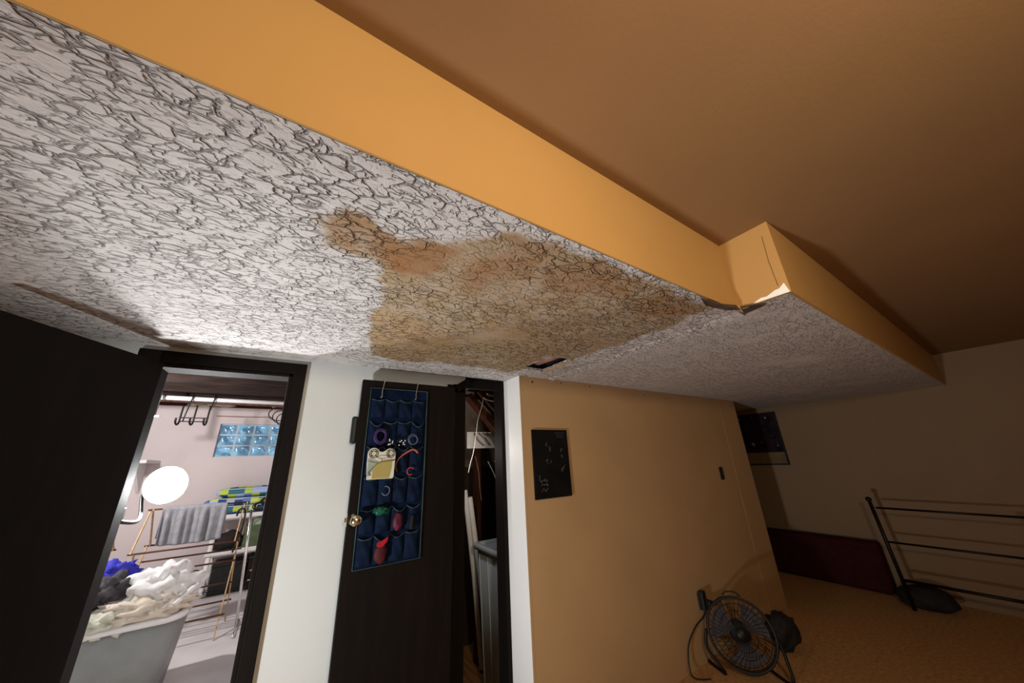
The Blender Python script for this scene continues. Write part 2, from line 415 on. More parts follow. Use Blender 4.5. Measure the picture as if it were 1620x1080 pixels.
# --- dropped ceiling, left panel: fine mesh with the stain stored as an attribute; a hole is broken through it
XS = 1.612                        # seam between the two plaster panels
HX0, HX1, HY0, HY1 = 1.195, 1.372, 1.405, 1.705
def inpoly(p, poly):
    x, y = p; c = False; j = len(poly)-1
    for i in range(len(poly)):
        xi, yi = poly[i]; xj, yj = poly[j]
        if (yi > y) != (yj > y) and x < (xj-xi)*(y-yi)/(yj-yi)+xi: c = not c
        j = i
    return c
def sdist(p, poly):
    d = 1e9; x, y = p
    for i in range(len(poly)):
        ax, ay = poly[i-1]; bx, by = poly[i]; dx, dy = bx-ax, by-ay
        t = max(0, min(1, ((x-ax)*dx+(y-ay)*dy)/(dx*dx+dy*dy+1e-12)))
        d = min(d, math.hypot(x-ax-t*dx, y-ay-t*dy))
    return -d if inpoly(p, poly) else d
def onceil(pl): return [(atZ(a, b, ZC).x, atZ(a, b, ZC).y) for a, b in pl]
# outlines of the stain, each with its channel (0 tan, 1 brown, 2 yellow), strength and softness in metres
ST = [
 (0, .92, .020, [(506,346),(530,334),(560,336),(592,352),(640,378),(700,384),(760,374),(800,366),(850,372),(905,392),(1000,432),(1060,458),(1122,484),(1080,506),(1010,532),(930,560),(905,569),(868,561),(826,583),(800,588),(760,580),(700,572),(640,571),(588,560),(585,500),(604,480),(606,440),(588,408),(560,400),(528,390)]),
 (1, .42, .030, [(510,346),(535,336),(562,338),(590,353),(594,385),(570,398),(540,393),(518,376)]),
 (1, .78, .030, [(594,362),(640,379),(700,386),(716,398),(708,424),(680,436),(640,438),(612,424),(596,396)]),
 (1, .55, .045, [(745,412),(790,400),(850,398),(868,412),(850,436),(800,442),(755,462),(720,450)]),
 (1, .50, .030, [(792,370),(830,372),(880,394),(850,398),(812,388)]),
 (1, .52, .050, [(866,420),(920,410),(1000,440),(1000,474),(930,462),(880,470),(850,450)]),
 (1, .50, .040, [(1000,470),(1060,464),(1116,484),(1070,500),(1000,502)]),
 (2, .26, .022, [(588,500),(600,486),(640,498),(700,520),(740,548),(718,574),(640,571),(588,560)]),
 (1, .22, .030, [(596,500),(650,500),(690,520),(720,560),(640,571),(592,560)]),
 (1, .20, .060, [(760,470),(900,470),(960,540),(880,560),(780,550)]),
 (1, .32, .020, [(690,520),(730,530),(720,545),(690,540)]),
 (1, .40, .015, [(798,566),(826,554),(848,558),(830,572),(806,574)]),
 (2, .15, .05, [(740,500),(860,510),(905,566),(868,561),(826,583),(760,578)]),
]
ST = [(c, s, w_, onceil(pl)) for c, s, w_, pl in ST]
def stain_at(x, y):
    out = [0.0, 0.0, 0.0]
    q = Vector((x, y, 0))
    wx = x+.035*noise.fractal(q*9, 1.0, 2.0, 3)+.012*noise.noise(q*40); wy = y+.035*noise.fractal(q*9+Vector((9,4,2)), 1.0, 2.0, 3)+.012*noise.noise(q*40+Vector((3,3,3)))
    for c, s, w_, pl in ST:
        d = sdist((wx, wy), pl)
        t = max(0, min(1, .5-d/(2*w_))); t = t*t*(3-2*t)
        rim = 1+.25*math.exp(-(d/.02)**2) if c == 0 else 1
        out[c] = max(out[c], t*s*rim)
    return out
def axis_cuts(a, b, step, must):
    k = sorted(set([a, b]+list(must))); out = []
    for p, q in zip(k, k[1:]):
        n = max(1, int(round((q-p)/step)))
        out += [p+(q-p)*i/n for i in range(n)]
    return out+[b]
bm = bmesh.new(); lay = bm.verts.layers.float_color.new('stain')
xs = axis_cuts(-1.4, XS, .014, [HX0, HX1]); ys = axis_cuts(YR1+.0062, YD, .014, [HY0, HY1])
ZL = ZC-.004
vg = {}
for i, x in enumerate(xs):
    for j, y in enumerate(ys):
        z = ZL
        if x > XS-.06: z -= .006*max(0, (x-(XS-.06))/.06)+.0015*noise.noise(Vector((x*30, y*30, 0)))
        if x > XS-.075 and x < XS-.055: z += .003
        vx = x
        if abs(x-XS) < 1e-6: vx += .006*noise.fractal(Vector((0, y*14, 3)), 1, 2, 4)
        if HX0-1e-6 < x < HX1+1e-6 and HY0-1e-6 < y < HY1+1e-6:
            vx += .006*noise.noise(Vector((x*60, y*40, 5)))
        v = bm.verts.new((vx, y, z)); s = stain_at(x, y) if x > -.3 else (0,0,0)
        v[lay] = (s[0], s[1], s[2], 1); vg[i, j] = v
for i in range(len(xs)-1):
    for j in range(len(ys)-1):
        cx, cy = (xs[i]+xs[i+1])/2, (ys[j]+ys[j+1])/2
        if HX0 < cx < HX1 and HY0 < cy < HY1: continue
        bm.faces.new((vg[i,j], vg[i,j+1], vg[i+1,j+1], vg[i+1,j]))
ret = bmesh.ops.extrude_face_region(bm, geom=bm.faces[:])
for g in ret['geom']:
    if isinstance(g, bmesh.types.BMVert): g.co.z = ZL+.016
bmesh.ops.recalc_face_normals(bm, faces=bm.faces[:])
me = bpy.data.meshes.new('ceiling'); bm.to_mesh(me); bm.free()
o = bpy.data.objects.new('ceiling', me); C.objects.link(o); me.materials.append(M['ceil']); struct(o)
# rest of the dropped ceiling to the left and the plain panel on the right
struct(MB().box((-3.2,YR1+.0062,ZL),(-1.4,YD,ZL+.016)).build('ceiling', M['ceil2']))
b = MB(); b.box((XS+.002,YR1+.004,ZC),(XJ+.14,YD+.02,ZC+.014)); b.box((XJ+.14,YR2+.012,ZC),(XR,YD+.02,ZC+.014)); b.box((XJ+.012,YR2+.012,ZC),(XJ+.14,YR1+.004,ZC+.014)); b.box((4.3,YD+.02,ZC),(XR,3.6,ZC+.014))
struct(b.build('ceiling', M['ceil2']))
# upper ceiling
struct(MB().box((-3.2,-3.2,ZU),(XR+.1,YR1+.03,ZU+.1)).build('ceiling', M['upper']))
# soffit face that steps down from the upper to the dropped ceiling
b = MB()
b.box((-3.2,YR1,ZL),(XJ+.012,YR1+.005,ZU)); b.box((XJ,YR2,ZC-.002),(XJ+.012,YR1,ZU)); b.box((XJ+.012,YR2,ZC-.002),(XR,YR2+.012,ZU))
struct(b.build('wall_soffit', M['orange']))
# joint line in the jog's plasterboard
p0, p1 = atX(1205,374,XJ-.0008), atX(1231,452,XJ-.0008)
struct(MB().tube([p0, (p0+p1)/2+Vector((0,.004,0)), p1], .0008, 6).build('trim_1', M['seam']))
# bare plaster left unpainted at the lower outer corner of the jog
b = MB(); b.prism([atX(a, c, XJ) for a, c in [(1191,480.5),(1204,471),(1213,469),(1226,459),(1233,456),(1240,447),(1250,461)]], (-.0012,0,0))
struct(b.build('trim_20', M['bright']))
# closed void above the dropped ceiling seen through the hole
b = MB(); b.box((HX0-.3,HY0-.3,ZC+.30),(HX1+.3,HY1+.3,ZC+.31))
b.box((HX0-.06,HY0-.3,ZC+.02),(HX0-.02,HY1+.3,ZC+.25)); b.box((HX1+.05,HY0-.3,ZC+.02),(HX1+.09,HY1+.3,ZC+.25))
struct(b.build('trim_2', M['joist']))
p = MB().tube(smooth([(HX1-.015,HY0-.2,ZC+.085),(HX1-.02,HY0+.12,ZC+.078),(HX1-.035,HY1+.2,ZC+.09)]), .042, 16)
tag(p.build('drain_pipe', M['rust']), 'rusty pipe visible inside the broken ceiling hole', 'pipe')
b = MB(); b.prism([(HX1-.004,HY0+.02,ZL-.004),(HX1+.022,HY0+.01,ZL-.003),(HX1+.016,HY1-.01,ZL-.004),(HX1-.012,HY1-.02,ZL-.006)], (0,0,.007))
tag(b.build('wood_lath', M['tanwood']), 'pale splintered strip hanging along the edge of the ceiling hole', 'wood strip')
# torn paper at the soffit's inner corner; the brown scrap is a modelled shadow
for k, (pl, zz, lab) in enumerate([([(1109,474),(1122,476),(1142,482),(1166,487),(1171,490),(1150,491),(1132,490),(1116,483)], ZC-.014, 'dark flap of torn ceiling paper left of the soffit corner'),
                               ([(1172,489),(1193,482),(1213,481),(1204,489),(1178,497)], ZC-.008, 'brown scrap standing in for the shadow below the soffit jog')]):
    q = [atZ(a, c, zz) for a, c in pl]
    b = MB(); b.prism([(v.x, v.y, v.z+(.008 if i % 3 == 0 else 0)) for i, v in enumerate(q)], (0,0,.006))
    tag(b.build('torn_paper_and_shadow', M['paper']), lab, 'torn paper', 'torn paper at the soffit corner')

# --- wall with the doors
WT = .11
LX0, LX1, LZ = -.602, -.073, 2.03       # laundry opening
CX0, CX1 = .940, 1.283                   # closet opening, reaches the ceiling
b = MB()
b.box((-3.2,YD,0),(LX0,YD+WT,ZU)); b.box((LX0,YD,LZ),(LX1,YD+WT,ZU)); b.box((LX1,YD,0),(CX0,YD+WT,ZU))
b.prism([(CX0,YD,2.028),(CX0,YD,ZC+.02),(CX0+.012,YD,ZC+.02)], (0,.02,0))
struct(b.build('wall_back', M['white']))
# short wall return (bright end face) and the beige partition
b = MB()
b.box((1.283,1.876,0),(1.30,2.20,ZC+.02))
o = b.build('trim_3', [M['bright'], M['beige']])
for pl in o.data.polygons:
    if pl.normal.y < -.5: pl.material_index = 1
struct(o)
struct(MB().box((1.30,1.877,0),(4.10,1.957,ZC+.02)).build('wall_partition', M['beige']))
b = MB(); b.box((4.10,1.8755,0),(4.485,1.99,ZC+.02))
struct(b.build('trim_4', M['beige'], bevel=.004))
struct(MB().box((4.40,1.99,0),(4.485,3.6,ZC+.02)).build('wall_alcove', M['beige']))
struct(MB().box((4.40,3.6,0),(XR+.1,3.7,ZC+.02)).build('wall_alcove_back', M['beige']))
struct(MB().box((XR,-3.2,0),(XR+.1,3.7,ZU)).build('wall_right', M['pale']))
struct(MB().box((-3.3,-3.3,0),(-3.2,YD,ZU+.1)).build('wall_left', M['white']))
struct(MB().box((-3.2,-3.3,0),(XR+.1,-3.2,ZU+.1)).build('wall_front', M['beige']))
# screw holes under the ceiling in the partition
for k, (a, c) in enumerate([(842,604),(887.5,606),(933,611.5),(1019,624.5),(1054,630)]):
    q = atY(a, c, 1.8765)
    tag(MB().lathe(q, (0,-1,0), [(.0001,.0),(.008 if k == 0 else .006,.0),(.006 if k == 0 else .004,.0012),(.0001,.0012)], 10).build('screw_head', M['black']),
        ['largest dark screw head at the top left corner of the beige wall', 'dark screw head second from the left along the beige wall top', 'dark screw head in the middle of the row on the beige wall top', 'dark screw head fourth from the left along the beige wall top', 'dark screw head farthest right along the beige wall top'][k], 'screw', 'screws along the top of the beige wall')

# --- door casings
b = MB(); cw = .062
b.box((LX1,YD-.018,0),(LX1+.058,YD,LZ)); b.box((LX0-cw,YD-.018,0),(LX0,YD,LZ)); b.box((LX0-cw,YD-.018,LZ),(LX1+.058,YD,LZ+cw-.004))
b.box((LX1-.018,YD-.004,0),(LX1,YD+WT+.01,LZ)); b.box((LX0,YD-.004,0),(LX0+.018,YD+WT+.01,LZ)); b.box((LX0,YD-.004,LZ-.018),(LX1,YD+WT+.01,LZ))
struct(b.build('trim_5', M['dark'], bevel=.003))
b = MB()
b.box((CX1-.03,YD+.02,0),(CX1-.002,YD+.13,ZC)); b.box((CX0-.125,YD-.012,0),(CX0,YD,2.05)); b.box((CX0,YD+.02,0),(CX0+.02,YD+.13,2.09))
b.box((CX0,YD+.022,2.045),(CX1,YD+.06,ZC+.02))
q0, q1 = Vector((.857,YD-.010,2.052)), Vector((.950,YD-.010,2.112))
b.bar(q0+Vector((.02,0,-.03)), q1+Vector((.02,0,-.03)), .02, .05, (0,1,0))
b.box((CX0-.08,YD-.012,2.0),(CX0,YD-.002,2.055))
struct(b.build('trim_6', M['dark']))

# --- laundry door leaf, swung out towards us
hg = Vector((LX0+.022, YD-.030, .012)); dl = Vector((-.42,-.907,0)).normalized(); nl = Vector((-dl.y, dl.x, 0))
LW = .60
d1 = MB().obox(hg+dl*LW/2+Vector((0,0,1.005)), dl, nl, (0,0,1), LW/2, .0175, 1.005).build('door_1', M['dark'], bevel=.002); struct(d1)
b = MB(); hz = .98
for s_ in (-1, 1): b.lathe(hg+dl*(LW-.07)+nl*.0175*s_+Vector((0,0,hz)), nl*s_, [(.0001,0),(.03,0),(.03,.006),(.012,.01),(.012,.035),(.026,.045),(.028,.06),(.018,.072),(.0001,.074)], 16)
b.build('door_knob', M['brass'], d1)
for z in (.25, 1.05, 1.72): MB().tube([hg+nl*-.012+Vector((0,0,z-.045)), hg+nl*-.012+Vector((0,0,z+.045))], .007, 8).build('hinge', M['blackmetal'], d1)

# --- closet door leaf, folded back against the wall
YL = 1.985
LA, LB = .268, .838
d2 = MB().box((LA,YL,.012),(LB,YL+.035,2.016)).build('door_2', M['dark'], bevel=.002); struct(d2)
kq = atY(563,823,YL-.04)
b = MB(); b.lathe((kq.x,YL,kq.z), (0,-1,0), [(.0001,0),(.030,0),(.030,.005),(.013,.010),(.012,.03),(.024,.038),(.028,.05),(.025,.062),(.012,.07),(.0001,.071)], 20)
b.lathe((kq.x,YL+.035,kq.z), (0,1,0), [(.0001,0),(.028,0),(.028,.005),(.012,.01),(.012,.03),(.022,.036),(.024,.044),(.0001,.048)], 20)
b.build('door_knob', M['brass'], d2)
MB().box((LA-.002,YL+.006,kq.z-.03),(LA,YL+.029,kq.z+.03)).box((LA-.012,YL+.012,kq.z-.01),(LA,YL+.023,kq.z+.01)).build('latch', M['brass'], d2)
for z in (.25, 1.05, 1.80): MB().tube([(LB+.006,YL+.03,z-.045),(LB+.006,YL+.03,z+.045)], .007, 8).build('hinge', M['blackmetal'], d2)
# dark handle shape peeping past the leaf's edge
tag(MB().obox((LA-.012,YL+.05,1.735), (1,0,0), (0,1,0), (0,0,1), .016, .012, .075).build('towel_bar_end', M['black'], bevel=.01), 'dark rounded bar end peeping past the closet door edge', 'bar')

# ------------------------------------------------------------ over-door organiser and what its pockets hold
YO = YL-.004
OX0, OX1, OZ0, OZ1 = .313, .645, 1.062, 1.968
org = thing('over_door_organizer', 'navy fabric pocket organizer hanging on the open brown closet door', 'organizer', (.48, YO, OZ0))
MB().grid(lambda u, v: (OX0+(OX1-OX0)*u+.003*math.sin(v*17), YO-.003-.002*math.sin(u*11+v*9), OZ0+(OZ1-OZ0)*v), 24, 48).build('backing', M['navy'], org)
b = MB(); e = .0028
pt = [(OX0,YO-.006,OZ1),(OX1,YO-.006,OZ1),(OX1+.002,YO-.007,(OZ0+OZ1)/2),(OX1,YO-.006,OZ0),(OX0,YO-.006,OZ0),(OX0-.002,YO-.007,(OZ0+OZ1)/2)]
b.tube(pt, e, 6, closed=True); b.build('edge_piping', M['teal'], org)
for hx in (.375, .573):
    z = 1.968
    hk = MB().tube(smooth([(hx-.004,YO-.010,z-.045),(hx-.006,YO-.016,z-.056),(hx,YO-.018,z-.048),(hx,YO-.010,z-.02),(hx+.008,YO-.006,2.0),(hx+.01,YO-.004,2.021),(hx+.01,YL+.02,2.0225),(hx+.01,YL+.039,2.018),(hx+.01,YL+.041,1.985)], 5), .0024, 8)
    hk.build('hook', M['chrome'], org)
rows = [(1.905,1.800),(1.780,1.655),(1.640,1.500),(1.480,1.345),(1.330,1.215),(1.200,1.075)]
full = {(1,0):.022,(2,0):.03,(2,1):.028,(1,3):.016,(2,2):.02,(2,3):.02,(4,1):.022,(4,2):.022,(5,1):.024}
pocket_top = {}
for r, (zt, zb) in enumerate(rows):
    for c in range(4):
        cwid = (OX1-OX0-.02)/4; x0 = OX0+.01+c*cwid; x1 = x0+cwid*.97
        dep = full.get((r, c), .010+.008*R.random()); sag = .008+.012*R.random(); sk = R.uniform(-.006, .006)
        if (r, c) in full: sag += .012
        def fn(u, v, x0=x0, x1=x1, zt=zt, zb=zb, dep=dep, sag=sag, sk=sk, r=r, c=c):
            prof = math.sin(PI*u)**.6
            z = zb+(zt-zb)*v-(sag*math.sin(PI*u)*v**3)+sk*(u-.5)*v
            y = YO-.005-dep*prof*(.25+.75*math.sin(PI*(.12+.70*v)))-.003*math.sin(u*9+v*7+c*2+r)*prof
            return (x0+(x1-x0)*u, y, z)
        pk = MB().grid(fn, 10, 10).build('pocket', M['navy2'], org)
        MB().tube([fn(i/12, 1) for i in range(13)], .0022, 6).build('pocket_piping', M['teal'], pk)
        pocket_top[r, c] = (Vector(fn(.5, 1)), dep)

def coil(c, r, turns, tr, seed, squash=(1,.25,1), n=26):
    rr = random.Random(seed); pts = []
    for i in range(int(turns*n)):
        a = 2*PI*i/n; k = 1+.18*math.sin(a*.37+seed)+.1*rr.random()
        pts.append(Vector(c)+Vector((math.cos(a)*r*k*squash[0], math.sin(a*.9+seed)*r*squash[1]*.6, math.sin(a)*r*k*squash[2])))
    return pts
YP = YO-.034
q = atY(602,690,YP)
tag(MB().tube(coil(q, .027, 9, .004, 3, (1,.35,1.25), 17), .0036, 6).build('cord_coil', M['purple']), 'purple cord bundled in the upper left pocket of the organizer', 'cord')
# black and white beads
q = atY(627,700,YP)
bd = thing('bead_strand', 'strand of black and white beads beside the purple cord', 'beads', (q.x, q.y, q.z-.02))
MB().tube(smooth([q+Vector((-.045,0,.012)), q+Vector((-.02,-.004,-.008)), q+Vector((.01,-.004,.004)), q+Vector((.045,0,.014))]), .0018, 6).build('string', M['black'], bd)
bw = MB(); bk = MB()
for i in range(34):
    pnt = q+Vector((R.uniform(-.05,.05), R.uniform(-.012,.002), R.uniform(-.016,.018)))
    (bw if i % 2 else bk).blob(pnt, .0042, 0, sub=1)
bw.build('white_beads', M['cotton'], bd)['kind'] = 'stuff'; bk.build('black_beads', M['black'], bd)['kind'] = 'stuff'
# grey-blue cable ring
q = atY(653,695,YP)
tag(MB().tube([q+Vector((.026*math.cos(a), .004*math.sin(3*a), .028*math.sin(a))) for a in [2*PI*i/28 for i in range(28)]], .0022, 6, closed=True)
    .tube([q+Vector((.024*math.cos(a)+.003, -.004, .024*math.sin(a)-.004)) for a in [2*PI*i/28 for i in range(28)]], .0018, 6, closed=True).build('cable_ring', M['greyblue']), 'grey blue cable ring in the right pocket of the organizer', 'cable')
# cream pouch with two round emblems
cn = {k: atY(a, c, YP-.012) for k, (a, c) in dict(tl=(580,712), tr=(627,712), bl=(578,759), br=(620,759)).items()}
px0, px1, pz0, pz1 = cn['bl'].x, cn['tr'].x-.002, cn['bl'].z, cn['tl'].z+.012; pw, ph = px1-px0, pz1-pz0; yp = YP-.012
po = thing('vinyl_pouch', 'cream and olive pouch with two round emblems in the organizer', 'pouch', ((px0+px1)/2, yp, pz0))
def P(u, v, dy=0): return (px0+pw*u, yp-dy, pz0+ph*v)
ol = [(.04,.0),(.94,.0),(.98,.05),(1.0,.8)]+[(.80+.2*math.cos(a), .80+.2*math.sin(a)*.9) for a in [i*PI/8*1.0 for i in range(0, 6)]]+[(.62,.90),(.52,.86),(.42,.87),(.34,.95)]+[(.2+.2*math.cos(a), .82+.2*math.sin(a)*.9) for a in [PI*.35+i*PI*.65/6 for i in range(7)]]+[(0,.5)]
MB().prism([P(u, v) for u, v in ol], (0,.010,0)).build('body', M['cream'], po)
MB().prism([P(u, v, .0012) for u, v in [(.03,.1),(.03,.68),(.2,.62),(.42,.56),(.36,.4),(.2,.25),(.1,.1)]], (0,.001,0)).build('side_patch', M['mint'], po)
MB().prism([P(u, v, .0025) for u, v in [(.20,.02),(.22,.34),(.32,.50),(.55,.58),(.88,.62),(.86,.3),(.80,.02)]], (0,.0024,0)).build('front_pocket', M['olive'], po)
for cx_ in (.20, .82):
    em = MB()
    for rr in (.155, .10): em.tube([P(cx_+rr*math.cos(a), .81+rr*math.sin(a)*.92, -.0 +.0016) for a in [2*PI*i/24 for i in range(24)]], .0016, 5, closed=True)
    for a in (PI/4, 3*PI/4, 5*PI/4, 7*PI/4): em.tube([P(cx_+.06*math.cos(a), .81+.055*math.sin(a), .0016), P(cx_+.155*math.cos(a), .81+.14*math.sin(a), .0016)], .0015, 5)
    em.blob(P(cx_, .81, .001), .0018, 0, sub=1)
    em.build('emblem', M['black'], po)
ln = MB()
ln.tube([P(.02+.96*t, .60-.10*t*(1-t)*4+.02*t, .0018) for t in [i/14 for i in range(15)]], .0009, 5)
ln.tube([P(.30+.48*t, .70-.06*math.sin(PI*t), .0018) for t in [i/10 for i in range(11)]], .0008, 5)
ln.tube([P(.30+.48*t, .70+.05*math.sin(PI*t), .0018) for t in [i/10 for i in range(11)]], .0008, 5)
ln.tube(smooth([P(.98,.58,.003), P(.6,.56,.003), P(.38,.50,.003), P(.14,.30,.003), P(.08,.2,.003), P(.16,.12,.003)]), .0015, 6)
ln.tube([P(.5,.62,.0018), P(.5,.54,.0018)], .0012, 5)
ln.build('drawn_lines', M['black'], po)
# cords and bags
YQ = YO-.030
pts = [atY(a, c, YQ) for a, c in [(628,746),(626,738),(629,728),(638,719),(646,714),(652,711),(657,712),(661,716)]]
oc = tag(MB().tube(smooth(pts), [.0022+.0035*min(1, max(0, (i-12)/10)) for i in range(43)], 7).build('rubber_strap', M['coral']), 'coral strap arching out of a right pocket of the organizer', 'strap')
q = atY(649,745,YQ)
tag(MB().tube([q+Vector((.018*math.cos(a), -.003, .019*math.sin(a))) for a in [PI*.18+i*PI*1.5/18 for i in range(19)]], .0040, 7).build('rubber_hook', M['pinkred']), 'rose red C shaped hook under the coral strap', 'hook')
q = atY(610,776,YQ)
tag(MB().tube([q+Vector((.020*math.cos(a), -.004, .022*math.sin(a))) for a in [-PI*.9+i*PI*1.5/16 for i in range(17)]], .0026, 7).build('cable_loop', M['greyblue']), 'dull grey blue cable loop in the fourth row of pockets', 'cable')
q = atY(603,808,YQ)
tag(MB().blob(q, (.036,.014,.020), .6, 3.2, 3, 5).build('film_bag', M['green']), 'crumpled emerald green bag in the fifth row of pockets', 'bag')
q = atY(629,824,YQ-.004)
tag(MB().blob(q, (.026,.013,.044), .25, 2.2, 3, 8).build('cloth_pouch', M['magenta']), 'dark magenta pouch right of the green bag', 'pouch')
q = atY(602,872,YQ-.004)
rp = thing('drawstring_pouch', 'red topped pouch in the lowest row of the organizer', 'pouch', (q.x, q.y, q.z-.05))
MB().blob(q+Vector((0,0,-.008)), (.031,.014,.046), .15, 2, 3, 2).build('body', M['darkred'], rp)
MB().prism([q+Vector(v) for v in [(-.026,-.018,.030),(-.022,-.018,.046),(.0,-.018,.050),(.030,-.018,.066),(.026,-.018,.044),(.006,-.018,.022),(-.012,-.018,.020)]], (0,.006,0)).build('flap', M['red'], rp, bevel=.002)
q = atY(651,826,YQ)
tag(MB().obox(q, (1,0,0), (0,1,0), (.06,0,1), .009, .005, .034).build('black_case', M['black'], bevel=.003), 'slim black case right of the magenta pouch', 'case')

# ------------------------------------------------------------ clamp work light in the doorway
LP = atY(271,765,2.60)
wl = thing('clamp_work_light', 'lit round clamp work light glowing in the laundry doorway', 'work light', LP-Vector((0,0,.11)))
AX = Vector((-.60,.79,-.10)).normalized()        # towards the back of the reflector
bl = MB().blob(LP+AX*.028, .043, 0, sub=3)
bl.build('bulb', M['bulb'], wl)
rf = MB().lathe(LP, AX, [(r_*.84, h_*.84) for r_, h_ in [(.112,.050),(.108,.066),(.098,.082),(.080,.098),(.055,.112),(.030,.120),(.030,.1235),(.056,.1155),(.083,.101),(.101,.084),(.111,.067),(.115,.050),(.112,.050)]], 40)
rf.build('reflector', M['reflector'], wl)
MB().lathe(LP, AX, [(.0001,.098),(.025,.098),(.026,.13),(.022,.17),(.012,.19),(.0001,.19)], 20).build('socket', M['black'], wl)
ce = Vector((LX0-.03, YD+WT+.05, 1.38))
MB().tube(smooth([LP+AX*.19, LP+AX*.24+Vector((0,0,-.04)), (LP+ce)/2+Vector((-.02,.10,-.10)), ce+Vector((.03,.05,-.03)), ce], 6), .008, 10).build('arm', M['black'], wl)
MB().obox(ce, (0,1,0), (1,0,0), (0,0,1), .055, .026, .012).obox(ce+Vector((0,.03,0)), (0,1,0), (1,0,0), (0,0,1), .012, .032, .03).build('clamp', M['black'], wl, bevel=.003)

# ------------------------------------------------------------ beige wall fittings
# blackboard with faint chalk marks
A0, A1 = atY(841,679,1.86), atY(903,786,1.86)
bx0, bx1, bz0, bz1 = 1.362, 1.680, 1.288, 1.735
cb = thing('chalkboard', 'small black chalkboard with faint marks on the beige wall', 'chalkboard', ((bx0+bx1)/2, 1.877, bz0))
MB().box((bx0,1.862,bz0),(bx1,1.877,bz1)).build('board', M['slate'], cb, bevel=.002)
yc = 1.8612
def stroke(pts, r=.0009): MB().tube(smooth([(bx0+(bx1-bx0)*u, yc, bz0+(bz1-bz0)*v) for u, v in pts], 5), r, 5).build('chalk_mark', M['chalk'], cb)
for k in range(3): stroke([(.62+.03*k+.028*i, .955-.035*k+.006*math.sin(i*2.3+k)) for i in range(int(12-2*k))], .0007)
for k in range(3):
    stroke([(.13+.02*k+.021*i+R.uniform(-.012,.012), .25-.065*k+R.uniform(-.024,.026)) for i in range(11-k)], .0012)
stroke([(.14,.33),(.12,.27),(.16,.25)], .0012)
for (cx_, cy_, s_) in [(.38,.78,.05),(.78,.68,.04),(.80,.60,.035),(.36,.52,.05),(.44,.50,.04),(.82,.42,.05),(.76,.38,.03),(.45,.70,.04)]:
    stroke([(cx_+s_*R.uniform(-1,1), cy_+s_*R.uniform(-1,1)) for i in range(R.randint(3,6))], .0008)
# dark switch plate
q = atY(1141.5,748.5,1.875)
sw = thing('light_switch', 'dark switch plate near the right end of the beige wall', 'switch', (q.x, 1.877, q.z-.06))
MB().box((q.x-.036,1.870,q.z-.062),(q.x+.036,1.877,q.z+.062)).build('plate', M['black'], sw, bevel=.003)
MB().obox((q.x,1.867,q.z), (1,0,0), (0,1,.3), (0,-.3,1), .008, .008, .014).build('toggle', M['black'], sw)
# outlet with plugged-in adapter and its cord
q = atY(1108,950,1.872)
ol_ = thing('plug_adapter', 'black plug adapter in the wall outlet left of the fan', 'plug', (q.x, 1.877, q.z-.06))
MB().box((q.x-.035,1.872,q.z-.058),(q.x+.035,1.877,q.z+.058)).build('outlet_plate', M['matt'], ol_, bevel=.002)
MB().box((q.x-.026,1.83,q.z-.055),(q.x+.03,1.872,q.z+.075)).box((q.x+.01,1.80,q.z-.03),(q.x+.06,1.85,q.z+.01)).build('body', M['black'], ol_, bevel=.008)
MB().tube(smooth([(q.x+.0,1.84,q.z-.05),(q.x-.06,1.835,q.z-.085),(q.x-.18,1.84,q.z-.12),(q.x-.30,1.85,q.z-.22),(q.x-.34,1.83,.02),(q.x-.25,1.75,.008)]), .005, 8).build('cord', M['black'], ol_)

# ------------------------------------------------------------ floor fan
fc = Vector((2.98,1.60,.255)); fx = Vector((-.80,-.56,.22)).normalized()
fu = fx.cross(Vector((0,0,1))).normalized(); fv = fu.cross(fx).normalized()
fn_ = thing('floor_fan', 'black round floor fan standing before the beige wall', 'fan', (fc.x, fc.y, 0))
FR = .215
def circ(r, off, n=40): return [fc+fx*off+(fu*math.cos(2*PI*i/n)+fv*math.sin(2*PI*i/n))*r for i in range(n)]
b = MB(); b.tube(circ(FR, 0), .009, 8, closed=True); b.tube(circ(FR, -.05), .007, 8, closed=True); b.build('cage_rim', M['black'], fn_)
b = MB()
for k in (0.25, .45, .65, .84): b.tube(circ(FR*k, .045*(1-k*k)+.008), .0022, 5, closed=True)
for i in range(40):
    a = 2*PI*i/40; dd = fu*math.cos(a)+fv*math.sin(a); a2 = a+.35; d2_ = fu*math.cos(a2)+fv*math.sin(a2)
    b.tube([fc+fx*.055+dd*.04, fc+fx*.046+(dd+d2_)*.5*.12, fc+d2_*FR], .0016, 5, cap=False)
b.build('front_grille', M['blackmetal'], fn_)
b = MB()
for i in range(28):
    a = 2*PI*i/28; dd = fu*math.cos(a)+fv*math.sin(a)
    b.tube([fc-fx*.12+dd*.05, fc-fx*.11+dd*.14, fc-fx*.05+dd*FR], .0016, 5, cap=False)
b.build('rear_grille', M['blackmetal'], fn_)
MB().lathe(fc, -fx, [(.0001,-.058),(.04,-.058),(.045,-.05),(.0001,-.049)], 20).build('hub_badge', M['blackmetal'], fn_)
MB().lathe(fc, -fx, [(.0001,.03),(.055,.03),(.07,.05),(.07,.13),(.05,.16),(.0001,.165)], 20).build('motor', M['black'], fn_)
for k in range(3):
    a0 = 2*PI*k/3+.4
    def bf(u, v, a0=a0):
        a = a0+(v-.5)*1.5*(.5+.5*u); r = .035+.15*u
        return fc+fx*(-.02+.03*(v-.5))+(fu*math.cos(a)+fv*math.sin(a))*r
    MB().grid(bf, 8, 8).build('blade', M['charcoal'], fn_)
b = MB()
